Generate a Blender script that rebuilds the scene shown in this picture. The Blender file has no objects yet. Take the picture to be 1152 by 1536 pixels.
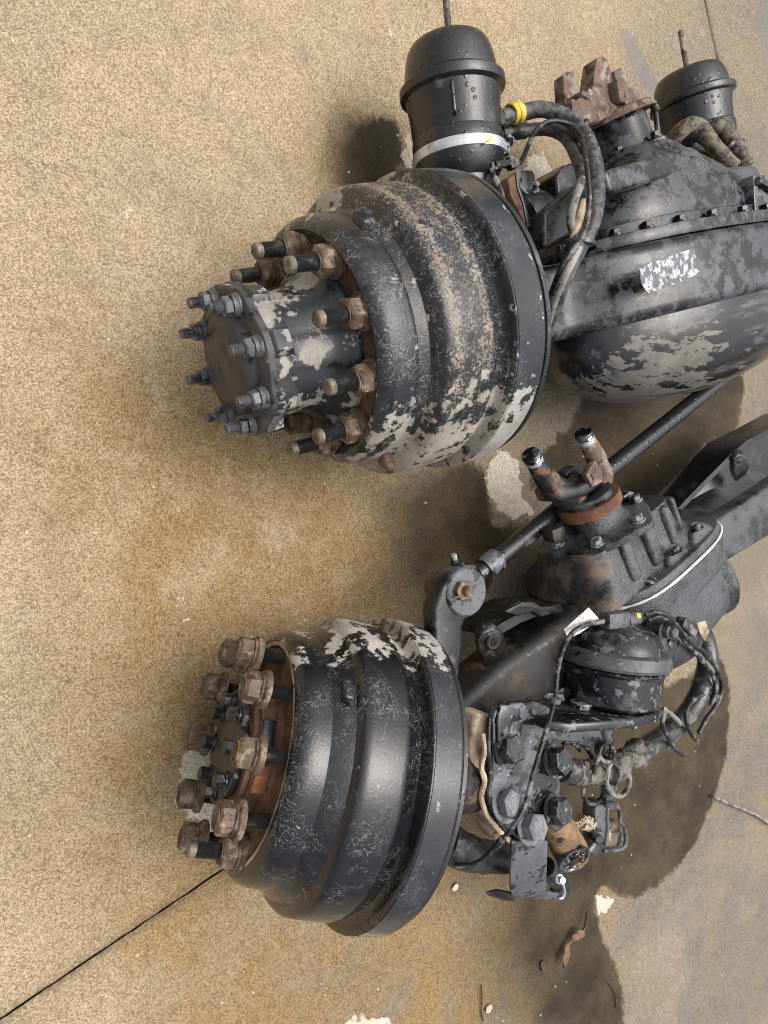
import bpy, bmesh, math, random
import numpy as np
from mathutils import Vector, Matrix, noise as mnoise
rnd = random.Random(7)
S = bpy.context.scene
COL = S.collection
rad = math.radians

# ---------------------------------------------------------------- camera
FPX, PITCH, ROLL, CAMH = 1065.0, rad(58.06), rad(2.5), 1.2174     # focal length in pixels of the 1152x1536 photo
_f = Vector((math.cos(PITCH), 0, -math.sin(PITCH)))
_r = Vector((math.sin(PITCH), 0, math.cos(PITCH)))
_u = Vector((0, 1, 0))
CR = _r*math.cos(ROLL) + _u*math.sin(ROLL)
CU = _u*math.cos(ROLL) - _r*math.sin(ROLL)
CAM = Vector((0, 0, CAMH))
cam = bpy.data.cameras.new('camera')
cam.sensor_fit = 'VERTICAL'; cam.sensor_height = 36; cam.sensor_width = 27
cam.lens = FPX/1536*36; cam.clip_start = .05; cam.clip_end = 500
co = bpy.data.objects.new('camera', cam); COL.objects.link(co)
m3 = Matrix((CR, CU, -_f)).transposed()
co.matrix_world = Matrix.Translation(CAM) @ m3.to_4x4()
S.camera = co
S.cycles.pixel_filter_type = 'BLACKMAN_HARRIS'; S.cycles.filter_width = 1.0

# ---------------------------------------------------------------- light
SUN_EL, SUN_AZ = rad(76), rad(40)       # azimuth of the light, counted from +x towards +y
w = bpy.data.worlds.new('World'); S.world = w; w.use_nodes = True
nt = w.node_tree; bg = nt.nodes['Background']
sky = nt.nodes.new('ShaderNodeTexSky'); sky.sky_type = 'NISHITA'; sky.sun_disc = False
sky.sun_elevation = SUN_EL; sky.sun_rotation = rad(90) - SUN_AZ
sky.altitude = 0; sky.air_density = 0.55; sky.dust_density = 9.0; sky.ozone_density = 0.3
hs_ = nt.nodes.new('ShaderNodeHueSaturation'); hs_.inputs['Saturation'].default_value = .45      # an overcast sky is nearly white
nt.links.new(sky.outputs[0], hs_.inputs['Color']); nt.links.new(hs_.outputs[0], bg.inputs[0]); bg.inputs[1].default_value = .15
sl = bpy.data.lights.new('sun', 'SUN'); sl.energy = .5; sl.angle = rad(120); sl.color = (1, .96, .9)
so = bpy.data.objects.new('sun', sl); COL.objects.link(so)
sd = Vector((math.cos(SUN_EL)*math.cos(SUN_AZ), math.cos(SUN_EL)*math.sin(SUN_AZ), math.sin(SUN_EL)))
so.rotation_euler = sd.to_track_quat('Z', 'Y').to_euler(); so.location = sd*5
S.view_settings.view_transform = 'Standard'; S.view_settings.look = 'None'
S.view_settings.exposure = 0.52; S.view_settings.gamma = 1

# ---------------------------------------------------------------- frames and points
def ray(px, py): return _f + CR*((px-576)/FPX) + CU*((768-py)/FPX)
def at(px, py, z):
    d = ray(px, py); return CAM + d*((z-CAMH)/d.z)
class Frame:
    def __init__(s, O, yaw, tilt=0, roll=0):
        a, t = rad(yaw), rad(tilt)
        s.O = Vector(O); s.x = Vector((math.cos(a)*math.cos(t), math.sin(a)*math.cos(t), math.sin(t)))
        s.y = Vector((-math.sin(a), math.cos(a), 0)); s.z = s.x.cross(s.y)
        s.M = Matrix((s.x, s.y, s.z)).transposed().to_4x4(); s.M.translation = s.O; s.I = s.M.inverted()
    def at(s, px, py, h):
        d = ray(px, py); t = (s.O + s.z*h - CAM).dot(s.z)/d.dot(s.z); return s.I @ (CAM + d*t)
    def w(s, p): return s.M @ Vector(p)
    def l(s, p): return s.I @ Vector(p)
    def cyl(s, px, py, r):                    # first hit of a line of sight with the cylinder of radius r round the x axis
        o = s.l(CAM); d = s.M.to_3x3().transposed() @ ray(px, py)
        a = d.y**2+d.z**2; b = o.y*d.y+o.z*d.z; c = o.y**2+o.z**2-r*r
        return o + d*((-b-math.sqrt(max(0, b*b-a*c)))/a)
A1 = Frame((.464, .243, .2463), 18.6, -2.16)       # axis of the first axle, x runs along the axle
A2 = Frame((.4114, -.3667, .2097), -13.32, 7.9)    # axis of the turned wheel end of the second axle
A3 = Frame((1.2, -.13, .23), 31)                   # beam of the second axle
W0 = Frame((0, 0, 0), 0)

# ---------------------------------------------------------------- mesh builder
class MB:
    def __init__(s): s.v = []; s.f = []
    def add(s, v, f):
        k = len(s.v); s.v += [Vector(p) for p in v]; s.f += [tuple(i+k for i in q) for q in f]; return s
    def xf(s, M): s.v = [M @ p for p in s.v]; return s
    def join(s, o): return s.add(o.v, o.f)
def basis(ax, up=None):
    ax = Vector(ax).normalized(); up = Vector(up) if up else (Vector((0, 0, 1)) if abs(ax.z) < .9 else Vector((1, 0, 0)))
    y = up.cross(ax).normalized(); z = ax.cross(y); return ax, y, z
def mat_from(o, ax, up=None):
    x, y, z = basis(ax, up); M = Matrix((x, y, z)).transposed().to_4x4(); M.translation = Vector(o); return M
def lathe(prof, n=48, M=None, rf=None, a0=0, a1=None):
    """profile of (t, r) round the x axis"""
    m = MB(); full = a1 is None; cnt = n if full else n+1; sp = 2*math.pi if full else a1-a0
    for (t, r) in prof:
        for i in range(cnt):
            a = a0+sp*i/n; q = r*(rf(t, a) if rf else 1)
            m.v.append(Vector((t, q*math.sin(a), q*math.cos(a))))
    for j in range(len(prof)-1):
        for i in range(n):
            k = (i+1) % cnt; m.f.append((j*cnt+i, j*cnt+k, (j+1)*cnt+k, (j+1)*cnt+i))
    if full:
        if prof[0][1] > 1e-5: m.f.append(tuple(range(cnt)))
        if prof[-1][1] > 1e-5: m.f.append(tuple(reversed(range((len(prof)-1)*cnt, len(prof)*cnt))))
    return m.xf(M) if M else m
def ring(prof, n=48, M=None, rf=None):        # closed profile, no caps
    m = lathe(prof+[prof[0]], n, None, rf); m.f = [q for q in m.f if len(q) == 4 or n == 4]
    return m.xf(M) if M else m
def smooth_path(pts, k=6):
    p = [Vector(q) for q in pts]; p = [p[0]*2-p[1]]+p+[p[-1]*2-p[-2]]; out = []
    for i in range(1, len(p)-2):
        a, b, c, d = p[i-1:i+3]
        for j in range(k):
            t = j/k
            out.append(.5*((2*b)+(c-a)*t+(2*a-5*b+4*c-d)*t*t+(3*b-a-3*c+d)*t**3))
    out.append(p[-2]); return out
def tube(pts, r, n=12, k=6, cap=True, wob=0, smooth=True):
    P = smooth_path(pts, k) if smooth and len(pts) > 2 else [Vector(q) for q in pts]
    m = MB(); N = len(P); up = None
    for i, p in enumerate(P):
        t = (P[min(i+1, N-1)]-P[max(i-1, 0)]).normalized()
        if up is None: up = Vector((0, 0, 1)) if abs(t.z) < .9 else Vector((1, 0, 0))
        y = up.cross(t).normalized(); z = t.cross(y); up = z
        q = r(i/(N-1)) if callable(r) else r
        for j in range(n):
            a = 2*math.pi*j/n; rr = q*(1+wob*(mnoise.noise(p*60+Vector((j*.7, 0, 0)))))
            m.v.append(p+y*(rr*math.sin(a))+z*(rr*math.cos(a)))
    for i in range(N-1):
        for j in range(n):
            l = (j+1) % n; m.f.append((i*n+j, i*n+l, (i+1)*n+l, (i+1)*n+j))
    if cap: m.f.append(tuple(range(n))); m.f.append(tuple(reversed(range((N-1)*n, N*n))))
    return m
def bevel(m, w, seg=2, ang=30):
    bm = bmesh.new(); vs = [bm.verts.new(p) for p in m.v]
    for q in m.f:
        try: bm.faces.new([vs[i] for i in q])
        except ValueError: pass
    bmesh.ops.recalc_face_normals(bm, faces=bm.faces)
    bm.edges.ensure_lookup_table()
    es = [e for e in bm.edges if len(e.link_faces) == 2 and e.calc_face_angle(0) > rad(ang)]
    if es and w > 0: bmesh.ops.bevel(bm, geom=es, offset=w, segments=seg, affect='EDGES', profile=.5, clamp_overlap=True)
    o = MB(); bm.verts.index_update(); o.v = [v.co.copy() for v in bm.verts]; o.f = [tuple(v.index for v in f.verts) for f in bm.faces]; bm.free(); return o
def box(c, s, M=None, bv=.003, seg=2, taper=1.0):
    x, y, z = [k/2 for k in s]; c = Vector(c)
    v = [c+Vector((i*x*(1 if k < 0 else taper), j*y*(1 if k < 0 else taper), k*z)) for i in (-1, 1) for j in (-1, 1) for k in (-1, 1)]
    m = MB().add(v, [(0, 1, 3, 2), (4, 6, 7, 5), (0, 4, 5, 1), (2, 3, 7, 6), (0, 2, 6, 4), (1, 5, 7, 3)])
    m = bevel(m, bv, seg) if bv else m
    return m.xf(M) if M else m
def prism(poly, h0, h1, M=None, bv=.002, seg=2):
    """2-D outline in xy extruded along z from h0 to h1"""
    n = len(poly); m = MB().add([(x, y, h0) for x, y in poly]+[(x, y, h1) for x, y in poly],
        [tuple(reversed(range(n))), tuple(range(n, 2*n))]+[(i, (i+1) % n, n+(i+1) % n, n+i) for i in range(n)])
    m = bevel(m, bv, seg) if bv else m
    return m.xf(M) if M else m
def slab_poly(pts, thick, bv=.002):
    """a flat plate from a loop of points in space"""
    p = [Vector(q) for q in pts]; c = sum(p, Vector())/len(p); nrm = Vector()
    for i in range(len(p)): nrm += (p[i]-c).cross(p[(i+1) % len(p)]-c)
    nrm.normalize()
    if nrm.z < 0: nrm = -nrm; p.reverse()
    n = len(p); m = MB().add(p+[q-nrm*thick for q in p], [tuple(range(n)), tuple(reversed(range(n, 2*n)))]+[(i, n+i, n+(i+1) % n, (i+1) % n) for i in range(n)])
    return bevel(m, bv) if bv else m
def loft(secs, cap=True):
    m = MB(); n = len(secs[0])
    for s in secs: m.v += [Vector(p) for p in s]
    for j in range(len(secs)-1):
        for i in range(n):
            k = (i+1) % n; m.f.append((j*n+i, j*n+k, (j+1)*n+k, (j+1)*n+i))
    if cap: m.f.append(tuple(reversed(range(n)))); m.f.append(tuple(range((len(secs)-1)*n, len(secs)*n)))
    return m
def rrect(w0, w1, h0, h1, r, n=4):       # rounded rectangle as (u, v) points
    out = []
    for cx, cy, a in ((w1-r, h1-r, 0), (w0+r, h1-r, 90), (w0+r, h0+r, 180), (w1-r, h0+r, 270)):
        for i in range(n+1): b = rad(a+90*i/n); out.append((cx+r*math.cos(b), cy+r*math.sin(b)))
    return out
def hexa(r, t0, t1, ch=.15, M=None):     # hexagon along x with chamfered corners
    m = MB(); pr = [(t0, r*.88), (t0+(t1-t0)*ch, r), (t1-(t1-t0)*ch, r), (t1, r*.86)]
    m = lathe(pr, 6); return m.xf(M) if M else m
def smoothstep(a, b, x): t = min(1, max(0, (x-a)/(b-a))); return t*t*(3-2*t)
WM = {}
def mesh_of(m, name, smooth=35):
    me = bpy.data.meshes.new(name); me.from_pydata([tuple(p) for p in m.v], [], m.f); me.validate()
    bm = bmesh.new(); bm.from_mesh(me); bmesh.ops.recalc_face_normals(bm, faces=bm.faces); bm.to_mesh(me); bm.free()
    for p in me.polygons: p.use_smooth = True
    me.set_sharp_from_angle(angle=rad(smooth)); return me
def put(me, name, parent=None, M=None, mat=None):
    o = bpy.data.objects.new(name, me); COL.objects.link(o); M = M or Matrix.Identity(4)
    if parent: o.parent = parent; o.matrix_local = WM[parent].inverted() @ M
    else: o.matrix_local = M
    WM[o] = M.copy()
    if mat and not me.materials: me.materials.append(mat)
    return o
def build(name, m, mat, parent=None, fr=None, smooth=35, wfun=None, rfun=None):
    """one mesh object; m is given in the coordinates of frame fr; wfun(p) gives the wear of a point"""
    me = mesh_of(m, name, smooth); me.materials.append(mat)
    if wfun:
        a = me.attributes.new('wear', 'FLOAT', 'POINT')
        a.data.foreach_set('value', [wfun(v.co) for v in me.vertices])
    if rfun:
        a = me.attributes.new('rub', 'FLOAT', 'POINT'); a.data.foreach_set('value', [rfun(v.co) for v in me.vertices])
    return put(me, name, parent, (fr or W0).M)
def thing(name, label, cat, M=None):
    o = bpy.data.objects.new(name, None); COL.objects.link(o); o.empty_display_size = .05
    M = M or Matrix.Identity(4); o.matrix_local = M; WM[o] = M.copy(); o['label'] = label; o['category'] = cat; return o
def tag(o, label, cat, group=None):
    o['label'] = label; o['category'] = cat
    if group: o['group'] = group
    return o

# ---------------------------------------------------------------- materials
class NT:
    def __init__(s, name):
        s.m = bpy.data.materials.new(name); s.m.use_nodes = True; s.t = s.m.node_tree; s.b = s.t.nodes['Principled BSDF']
    def n(s, typ, **kw):
        o = s.t.nodes.new('ShaderNode'+typ)
        for k, v in kw.items():
            if k in o.inputs: s.set(o.inputs[k], v)
            else: setattr(o, k, v)
        return o
    def set(s, inp, v):
        if isinstance(v, bpy.types.NodeSocket): s.t.links.new(v, inp)
        elif isinstance(v, (tuple, list)) and inp.type == 'RGBA' and len(v) == 3: inp.default_value = (*v, 1)
        else: inp.default_value = v
    def math(s, op, a, b=0.0, c=None):
        o = s.t.nodes.new('ShaderNodeMath'); o.operation = op; s.set(o.inputs[0], a); s.set(o.inputs[1], b)
        if c is not None: s.set(o.inputs[2], c)
        return o.outputs[0]
    def step(s, x, e0, e1):
        o = s.t.nodes.new('ShaderNodeMapRange'); o.interpolation_type = 'SMOOTHSTEP'; s.set(o.inputs[0], x); s.set(o.inputs[1], e0); s.set(o.inputs[2], e1); return o.outputs[0]
    def mix(s, f, a, b):
        o = s.t.nodes.new('ShaderNodeMix'); o.data_type = 'RGBA'; s.set(o.inputs[0], f); s.set(o.inputs[6], a); s.set(o.inputs[7], b); return o.outputs[2]
    def mixf(s, f, a, b):
        o = s.t.nodes.new('ShaderNodeMix'); o.data_type = 'FLOAT'; s.set(o.inputs[0], f); s.set(o.inputs[2], a); s.set(o.inputs[3], b); return o.outputs[0]
    def noise(s, vec, scale, det=6, rough=.6, dist=0):
        return s.n('TexNoise', Vector=vec, Scale=scale, Detail=det, Roughness=rough, Distortion=dist).outputs[0]
    def coords(s, stretch=(1, 1, 1), rnd=False):
        o = s.n('TexCoord').outputs['Object']
        mp = s.n('Mapping', Vector=o); mp.inputs['Scale'].default_value = stretch
        if rnd:
            r = s.n('ObjectInfo').outputs['Random']; cb = s.n('CombineXYZ', X=r, Y=r, Z=r)
            v = s.n('VectorMath', operation='MULTIPLY_ADD'); s.set(v.inputs[0], cb.outputs[0]); v.inputs[1].default_value = (7, 9, 11); s.set(v.inputs[2], mp.outputs[0]); return v.outputs[0]
        return mp.outputs[0]
    def attr(s, name): return s.n('Attribute', attribute_name=name).outputs['Fac']
def scl(c, k): return tuple(x*k for x in c)
def worn(name, c1, c2, thr=.55, scale=14, soft=.02, r1=.25, r2=.7, metal=0., bump=.25, bscale=160, layers=(), stretch=(1, 1, 1),
         drops=0, var=.35, spec=.6, coat=0., rnd=False, vein=None, attr=True, dirt=None, rub=None):
    """paint c1 that has turned to c2 in patches; layers are (colour, threshold, scale, softness, roughness)"""
    N = NT(name); P = N.coords(stretch, rnd); Q = N.coords((1, 1, 1), rnd)
    n1 = N.noise(P, scale, 8, .62)
    if attr: n1 = N.math('ADD', n1, N.attr('wear'))
    mask = N.step(n1, thr-soft, thr+soft)
    lo = N.noise(Q, scale*.6, 4, .6); hi = N.noise(Q, scale*9, 4, .7)
    v = N.math('ADD', N.math('MULTIPLY', lo, .6), N.math('MULTIPLY', hi, .4))
    k = N.step(v, .3, .7)
    ca = N.mix(k, scl(c1, 1-var), scl(c1, 1+var)); cb = N.mix(k, scl(c2, 1-var), scl(c2, 1+var))
    col = N.mix(mask, ca, cb); ro = N.mixf(mask, N.mixf(hi, r1*.7, r1*1.35), r2)
    if vein:                                   # a web of thin pale lines where dust has dried
        vc, vs, va = vein
        rn = N.noise(Q, vs, 3, .55, 1.2); line = N.math('ABSOLUTE', N.math('SUBTRACT', rn, .5))
        vm = N.math('MULTIPLY', N.step(line, .028, .004), N.step(N.noise(Q, vs*.22, 3), .42, .62))
        vm = N.math('MULTIPLY', vm, va); col = N.mix(vm, col, vc); ro = N.mixf(vm, ro, .75)
    if rub:                                    # rubbed and rusty speckle, densest where the 'rub' attribute is high
        rc, rs = rub; rn = N.math('ADD', N.math('ADD', N.math('MULTIPLY', N.noise(Q, rs, 6, .75), .7), N.math('MULTIPLY', N.noise(Q, rs*.25, 4, .6), .3)), N.attr('rub'))
        rm = N.math('MULTIPLY', N.step(rn, .60, .74), .85); col = N.mix(rm, col, N.mix(N.step(N.noise(Q, 18, 4), .45, .58), rc[0], rc[1])); ro = N.mixf(rm, ro, .8)
    for i, (lc, lt, ls, lf, lr) in enumerate(layers):
        off = N.n('VectorMath', operation='ADD'); N.set(off.inputs[0], P); off.inputs[1].default_value = (3.7*(i+1), 1.3, -2.2*(i+1))
        lm = N.step(N.noise(off.outputs[0], ls, 8, .65), lt-lf, lt+lf)
        col = N.mix(lm, col, lc); ro = N.mixf(lm, ro, lr)
    if dirt:                                   # loose dirt that has settled on faces turned upwards
        dc, da = dirt
        g = N.n('NewGeometry').outputs['Normal']; z = N.n('SeparateXYZ', Vector=g).outputs[2]
        dm = N.math('MULTIPLY', N.step(z, .2, 1.0), N.math('MULTIPLY', N.step(N.noise(Q, scale*1.7, 6, .7), .4, .7), da)); col = N.mix(dm, col, dc); ro = N.mixf(dm, ro, .8)
    h = N.math('ADD', N.math('MULTIPLY', N.noise(Q, bscale, 5, .65), 1.0), N.math('MULTIPLY', mask, .35))
    bp = N.n('Bump', Height=h, Strength=bump, Distance=.0015).outputs[0]
    if drops:
        vo = N.n('TexVoronoi', Vector=Q, Scale=drops, Randomness=1.0); d = vo.outputs['Distance']
        rr = N.n('SeparateColor', Color=vo.outputs['Color']).outputs[0]
        dm = N.math('MULTIPLY', N.step(d, .34, .05), N.math('GREATER_THAN', rr, .45))
        bp = N.n('Bump', Height=dm, Strength=.5, Distance=.002, Normal=bp).outputs[0]; ro = N.mixf(dm, ro, .08)
    b = N.b; N.set(b.inputs['Base Color'], col); N.set(b.inputs['Roughness'], ro); N.set(b.inputs['Normal'], bp)
    b.inputs['Metallic'].default_value = metal; b.inputs['Specular IOR Level'].default_value = spec
    if coat: b.inputs['Coat Weight'].default_value = coat; b.inputs['Coat Roughness'].default_value = .12
    return N.m
BLACK = (.010, .011, .013); GREY = (.085, .093, .103); DUST = (.33, .30, .26); TAN = (.42, .36, .27)
RUST = (.17, .075, .042); ORANGE = (.36, .12, .04); BROWN = (.10, .055, .035)
M = {}
M['drum_worn'] = worn('worn_drum_paint', (.022, .026, .030), (.34, .315, .27), .66, 34, .02, .24, .75, layers=(((.010, .010, .011), .60, 40, .05, .3),), vein=((.32, .31, .29), 85, .65), spec=.55, bump=.5, bscale=260, rub=(((.33, .285, .225), (.28, .21, .145)), 260))
M['drum_gloss'] = worn('glossy_drum_paint', (.010, .0115, .014), (.42, .40, .36),   .68, 30, .02, .10, .7, layers=(((.005, .005, .006), .60, 34, .05, .12),), vein=((.24, .24, .235), 90, .6), spec=.6, coat=0., bump=.32, bscale=260, rub=(((.22, .21, .19), (.20, .15, .11)), 230))
M['band'] = worn('smooth_band_paint', (.026, .030, .035), (.36, .35, .32),   .66, 30, .02, .15, .7, spec=.55, coat=0., vein=((.2, .2, .2), 80, .35), bump=.12, bscale=200)
M['housing'] = worn('dusty_grey_housing_paint', (.011, .012, .014), (.058, .063, .072), .48, 24, .04, .16, .36, layers=(((.007, .008, .009), .55, 30, .04, .16), ((.26, .25, .23), .71, 40, .02, .7)), spec=.5, bump=.25, bscale=150, vein=((.22, .22, .22), 70, .4))
M['dome'] = worn('peeling_cover_paint', (.012, .013, .015), (.150, .140, .122), .54, 34, .02, .17, .55, stretch=(.30, 1.2, 1.5), layers=(((.09, .095, .105), .60, 16, .06, .4), ((.012, .013, .015), .64, 40, .02, .25)), spec=.7, bump=.15, bscale=120)
M['cast'] = worn('speckled_black_casting', (.020, .022, .025), (.125, .138, .152), .50, 330, .16, .3, .5, layers=(((.011, .012, .013), .57, 14, .10, .25), ((.30, .20, .15), .78, 22, .03, .8)), spec=.55, bump=.7, bscale=240)
M['carrier_mud'] = worn('casting_with_mud_flank', (.020, .022, .025), (.23, .155, .09), .55, 16, .10, .32, .85, layers=(((.115, .127, .14), .53, 330, .12, .5), ((.012, .012, .013), .56, 14, .10, .25)), spec=.55, bump=.7, bscale=220)
M['cast_mud'] = worn('muddy_black_casting', (.013, .013, .013), (.105, .072, .045), .60, 22, .10, .55, .85, layers=(((.012, .012, .013), .60, 60, .05, .3),), spec=.6, bump=.5, bscale=170)
M['hub'] = worn('hub_paint', (.030, .034, .038), (.30, .285, .255), .53, 17, .015, .3, .75, layers=(((.009, .009, .010), .62, 26, .02, .25),), spec=.7, bump=.3)
M['cap'] = worn('cap_paint', (.048, .050, .054), (.30, .29, .27), .68, 50, .02, .45, .7, layers=(((.010, .010, .011), .58, 60, .02, .3), ((.11, .108, .10), .60, 26, .09, .7)), spec=.4, bump=.7, bscale=130)
M['black'] = worn('satin_black_paint', (.013, .014, .016), (.10, .105, .11), .66, 14, .06, .3, .6, spec=.7, bump=.3, bscale=140, drops=75)
M['plate'] = worn('wet_black_plate', (.009, .010, .012), (.088, .096, .110), .52, 34, .02, .16, .4, layers=(((.24, .23, .21), .68, 46, .03, .75), ((.016, .015, .014), .60, 14, .08, .3)), spec=.9, bump=.2, bscale=120, drops=60)
M['gloss'] = worn('wet_gloss_black', (.008, .009, .010), (.035, .037, .042), .62, 18, .08, .26, .45, layers=(((.16, .11, .07), .70, 22, .05, .8),), spec=.5, bump=.25, bscale=160)
M['chamber_wet'] = worn('wet_black_chamber_paint', (.010, .011, .013), (.135, .145, .16), .575, 52, .03, .14, .45, layers=(((.26, .255, .245), .69, 60, .03, .75), ((.060, .066, .074), .57, 16, .06, .25)), stretch=(1, 1, 1), spec=.7, coat=0., bump=.25, bscale=130)
M['clamp_grey'] = worn('dusty_grey_clamp', (.075, .08, .086), (.010, .010, .011), .60, 60, .03, .42, .2, layers=(((.24, .235, .225), .66, 70, .05, .75),), spec=.5, bump=.35, bscale=180)
M['arm'] = worn('dull_black_arm', (.016, .017, .019), (.085, .09, .095), .58, 24, .05, .3, .55, spec=.5, bump=.4, layers=(((.20, .17, .13), .69, 40, .04, .8), ((.008, .008, .009), .58, 36, .05, .25)))
M['oily'] = worn('oily_black_metal', (.014, .014, .015), (.05, .05, .052), .56, 60, .08, .3, .5, spec=.7, bump=.5, bscale=140, layers=(((.12, .12, .12), .70, 60, .05, .6),))
M['rust'] = worn('brown_rust', (.075, .044, .032), (.155, .090, .058), .52, 30, .12, .7, .85, layers=(((.05, .03, .022), .60, 30, .08, .8), ((.30, .17, .10), .70, 50, .05, .85)), bump=.6, bscale=190, spec=.3)
M['fork'] = worn('black_fork_with_rust', (.018, .019, .021), (.17, .095, .062), .56, 26, .06, .35, .85, layers=(((.26, .19, .15), .68, 34, .05, .85),), bump=.5, bscale=170, spec=.5)
M['ring_rust'] = worn('rusty_seal_ring', (.20, .088, .052), (.12, .065, .046), .50, 34, .1, .8, .85, layers=(((.30, .13, .06), .64, 50, .08, .9), ((.05, .036, .03), .64, 30, .06, .8)), bump=.6, bscale=220, spec=.25)
M['rust_orange'] = worn('orange_rust', (.29, .108, .052), (.16, .075, .046), .52, 34, .1, .8, .85, layers=(((.33, .135, .045), .62, 40, .08, .9), ((.06, .04, .035), .66, 30, .05, .8)), bump=.6, bscale=220, spec=.25)
M['rust_pale'] = worn('pale_rusted_casting', (.145, .100, .080), (.27, .22, .185), .54, 34, .06, .75, .9, layers=(((.075, .045, .034), .57, 40, .05, .8), ((.20, .088, .045), .63, 18, .08, .85), ((.10, .10, .105), .62, 24, .03, .5)), bump=.7, bscale=140, spec=.25)
M['nut'] = worn('weathered_nut', (.115, .080, .055), (.255, .200, .145), .56, 70, .06, .6, .75, metal=.15, layers=(((.06, .035, .025), .60, 70, .05, .8),), bump=.22, bscale=340, spec=.4, rnd=True, attr=False)
M['stud'] = worn('dark_stud', (.022, .023, .024), (.11, .10, .085), .60, 40, .08, .38, .6, metal=.3, bump=.2, bscale=300, rnd=True, attr=False)
M['stud_end'] = worn('pale_stud_end', (.20, .172, .13), (.10, .085, .07), .55, 60, .1, .5, .7, metal=.4, bump=.2, rnd=True, attr=False)
M['grey_nut'] = worn('painted_grey_nut', (.085, .09, .098), (.02, .021, .023), .56, 60, .04, .4, .4, bump=.35, bscale=260, layers=(((.33, .32, .31), .70, 80, .03, .7),), rnd=True, attr=False)
M['bolt'] = worn('wet_black_bolt', (.016, .017, .019), (.24, .26, .28), .50, 70, .04, .18, .4, bump=.25, bscale=200, spec=.9, rnd=True, attr=False)
M['bolt_dark'] = worn('wet_black_bolt_head', (.016, .017, .019), (.16, .17, .185), .62, 90, .05, .16, .4, bump=.2, bscale=260, spec=1.0, rnd=True, attr=False)
M['bolt_grey'] = worn('blue_grey_bolt_head', (.15, .16, .178), (.02, .021, .024), .62, 70, .03, .4, .25, bump=.2, bscale=260, layers=(((.30, .29, .27), .72, 90, .04, .7),), spec=.6, rnd=True, attr=False)
M['rubber'] = worn('dusty_rubber_hose', (.022, .022, .022), (.13, .127, .122), .52, 80, .16, .38, .7, bump=.3, bscale=180, spec=.45)
M['rubber_dark'] = worn('dark_wet_hose', (.030, .031, .032), (.15, .145, .135), .60, 40, .08, .28, .7, bump=.35, bscale=170, spec=.6)
M['hose_wrap'] = worn('dusty_hose_wrap', (.15, .14, .12), (.03, .03, .03), .52, 60, .06, .75, .5, bump=.5, bscale=200, spec=.35)
M['hose_tan'] = worn('muddy_hose', (.18, .155, .115), (.040, .038, .036), .52, 80, .08, .8, .5, bump=.5, bscale=160, spec=.3)
M['cable'] = worn('black_cable', (.015, .015, .015), (.18, .175, .17), .55, 50, .06, .4, .7, bump=.2, spec=.5)
M['cable_grey'] = worn('pale_grey_cable', (.24, .235, .22), (.05, .05, .05), .58, 50, .05, .6, .6, bump=.2, spec=.4)
M['yellow'] = worn('yellow_band', (.60, .47, .05), (.30, .22, .05), .62, 60, .05, .5, .7, bump=.2)
M['silver'] = worn('silver_clamp', (.62, .64, .66), (.36, .37, .38), .60, 30, .08, .35, .5, metal=.55, bump=.1)
M['thread'] = worn('plated_thread', (.30, .29, .27), (.10, .09, .08), .55, 80, .1, .4, .5, metal=.7, bump=.1)
M['mud'] = worn('caked_tan_mud', (.25, .165, .095), (.15, .10, .06), .52, 26, .12, .9, .9, layers=(((.36, .27, .17), .62, 30, .1, .9), ((.03, .027, .024), .60, 22, .06, .6)), bump=.8, bscale=120, spec=.2)
M['mud_pale'] = worn('dried_pale_mud', (.50, .41, .30), (.26, .20, .14), .55, 22, .08, .9, .8, layers=(((.06, .055, .05), .62, 30, .03, .4),), bump=.6, bscale=120, spec=.25)
M['grey_plate'] = worn('blue_grey_plate', (.090, .098, .112), (.014, .015, .017), .57, 40, .02, .4, .25, bump=.2, spec=.6)
M['white'] = worn('white_sealant', (.72, .72, .70), (.50, .48, .45), .62, 50, .06, .6, .7, bump=.3)
M['paper'] = worn('speckled_white_tag', (.70, .69, .66), (.14, .13, .12), .63, 150, .03, .75, .8, bump=.1, spec=.3)
M['sticker'] = worn('scuffed_white_sticker', (.44, .45, .46), (.12, .13, .145), .49, 90, .04, .6, .5, bump=.3, spec=.4)
M['leaf'] = worn('dry_leaf', (.19, .115, .070), (.11, .06, .038), .55, 60, .1, .8, .85, bump=.3, spec=.25)
M['stone'] = worn('pale_pebble', (.55, .50, .42), (.38, .34, .28), .55, 90, .1, .85, .9, bump=.4, spec=.3, rnd=True, attr=False)
M['twig'] = worn('dark_twig', (.03, .025, .02), (.08, .06, .04), .55, 90, .1, .8, .9, bump=.3)

# ---------------------------------------------------------------- concrete slabs
ja, jb = at(0, 1530, 0), at(335, 1305, 0); jc, jd = at(1057, 0, 0), at(1100, 195, 0)
E1 = (jb-ja).normalized(); E2 = (jd-jc).normalized()            # E1 runs away from the viewer, E2 to the right
den = E1.x*E2.y-E1.y*E2.x
tt = ((jc.x-ja.x)*E2.y-(jc.y-ja.y)*E2.x)/den; JO = ja+E1*tt      # where the two joints meet
def px_poly(pts): return np.array([tuple(at(x, y, 0))[:2] for x, y in pts])
def sdf(P, poly):                                               # distance to a closed outline, positive inside
    d = np.full(len(P), 1e9); ins = np.zeros(len(P), bool); n = len(poly)
    for i in range(n):
        a, b = poly[i], poly[(i+1) % n]; e = b-a; q = P-a
        t = np.clip((q@e)/(e@e+1e-12), 0, 1); d = np.minimum(d, np.linalg.norm(q-t[:, None]*e, axis=1))
        c = ((a[1] <= P[:, 1]) != (b[1] <= P[:, 1])); 
        with np.errstate(divide='ignore', invalid='ignore'): xi = a[0]+(P[:, 1]-a[1])*(b[0]-a[0])/(b[1]-a[1])
        ins ^= c & (P[:, 0] < xi)
    return np.where(ins, d, -d)
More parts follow.
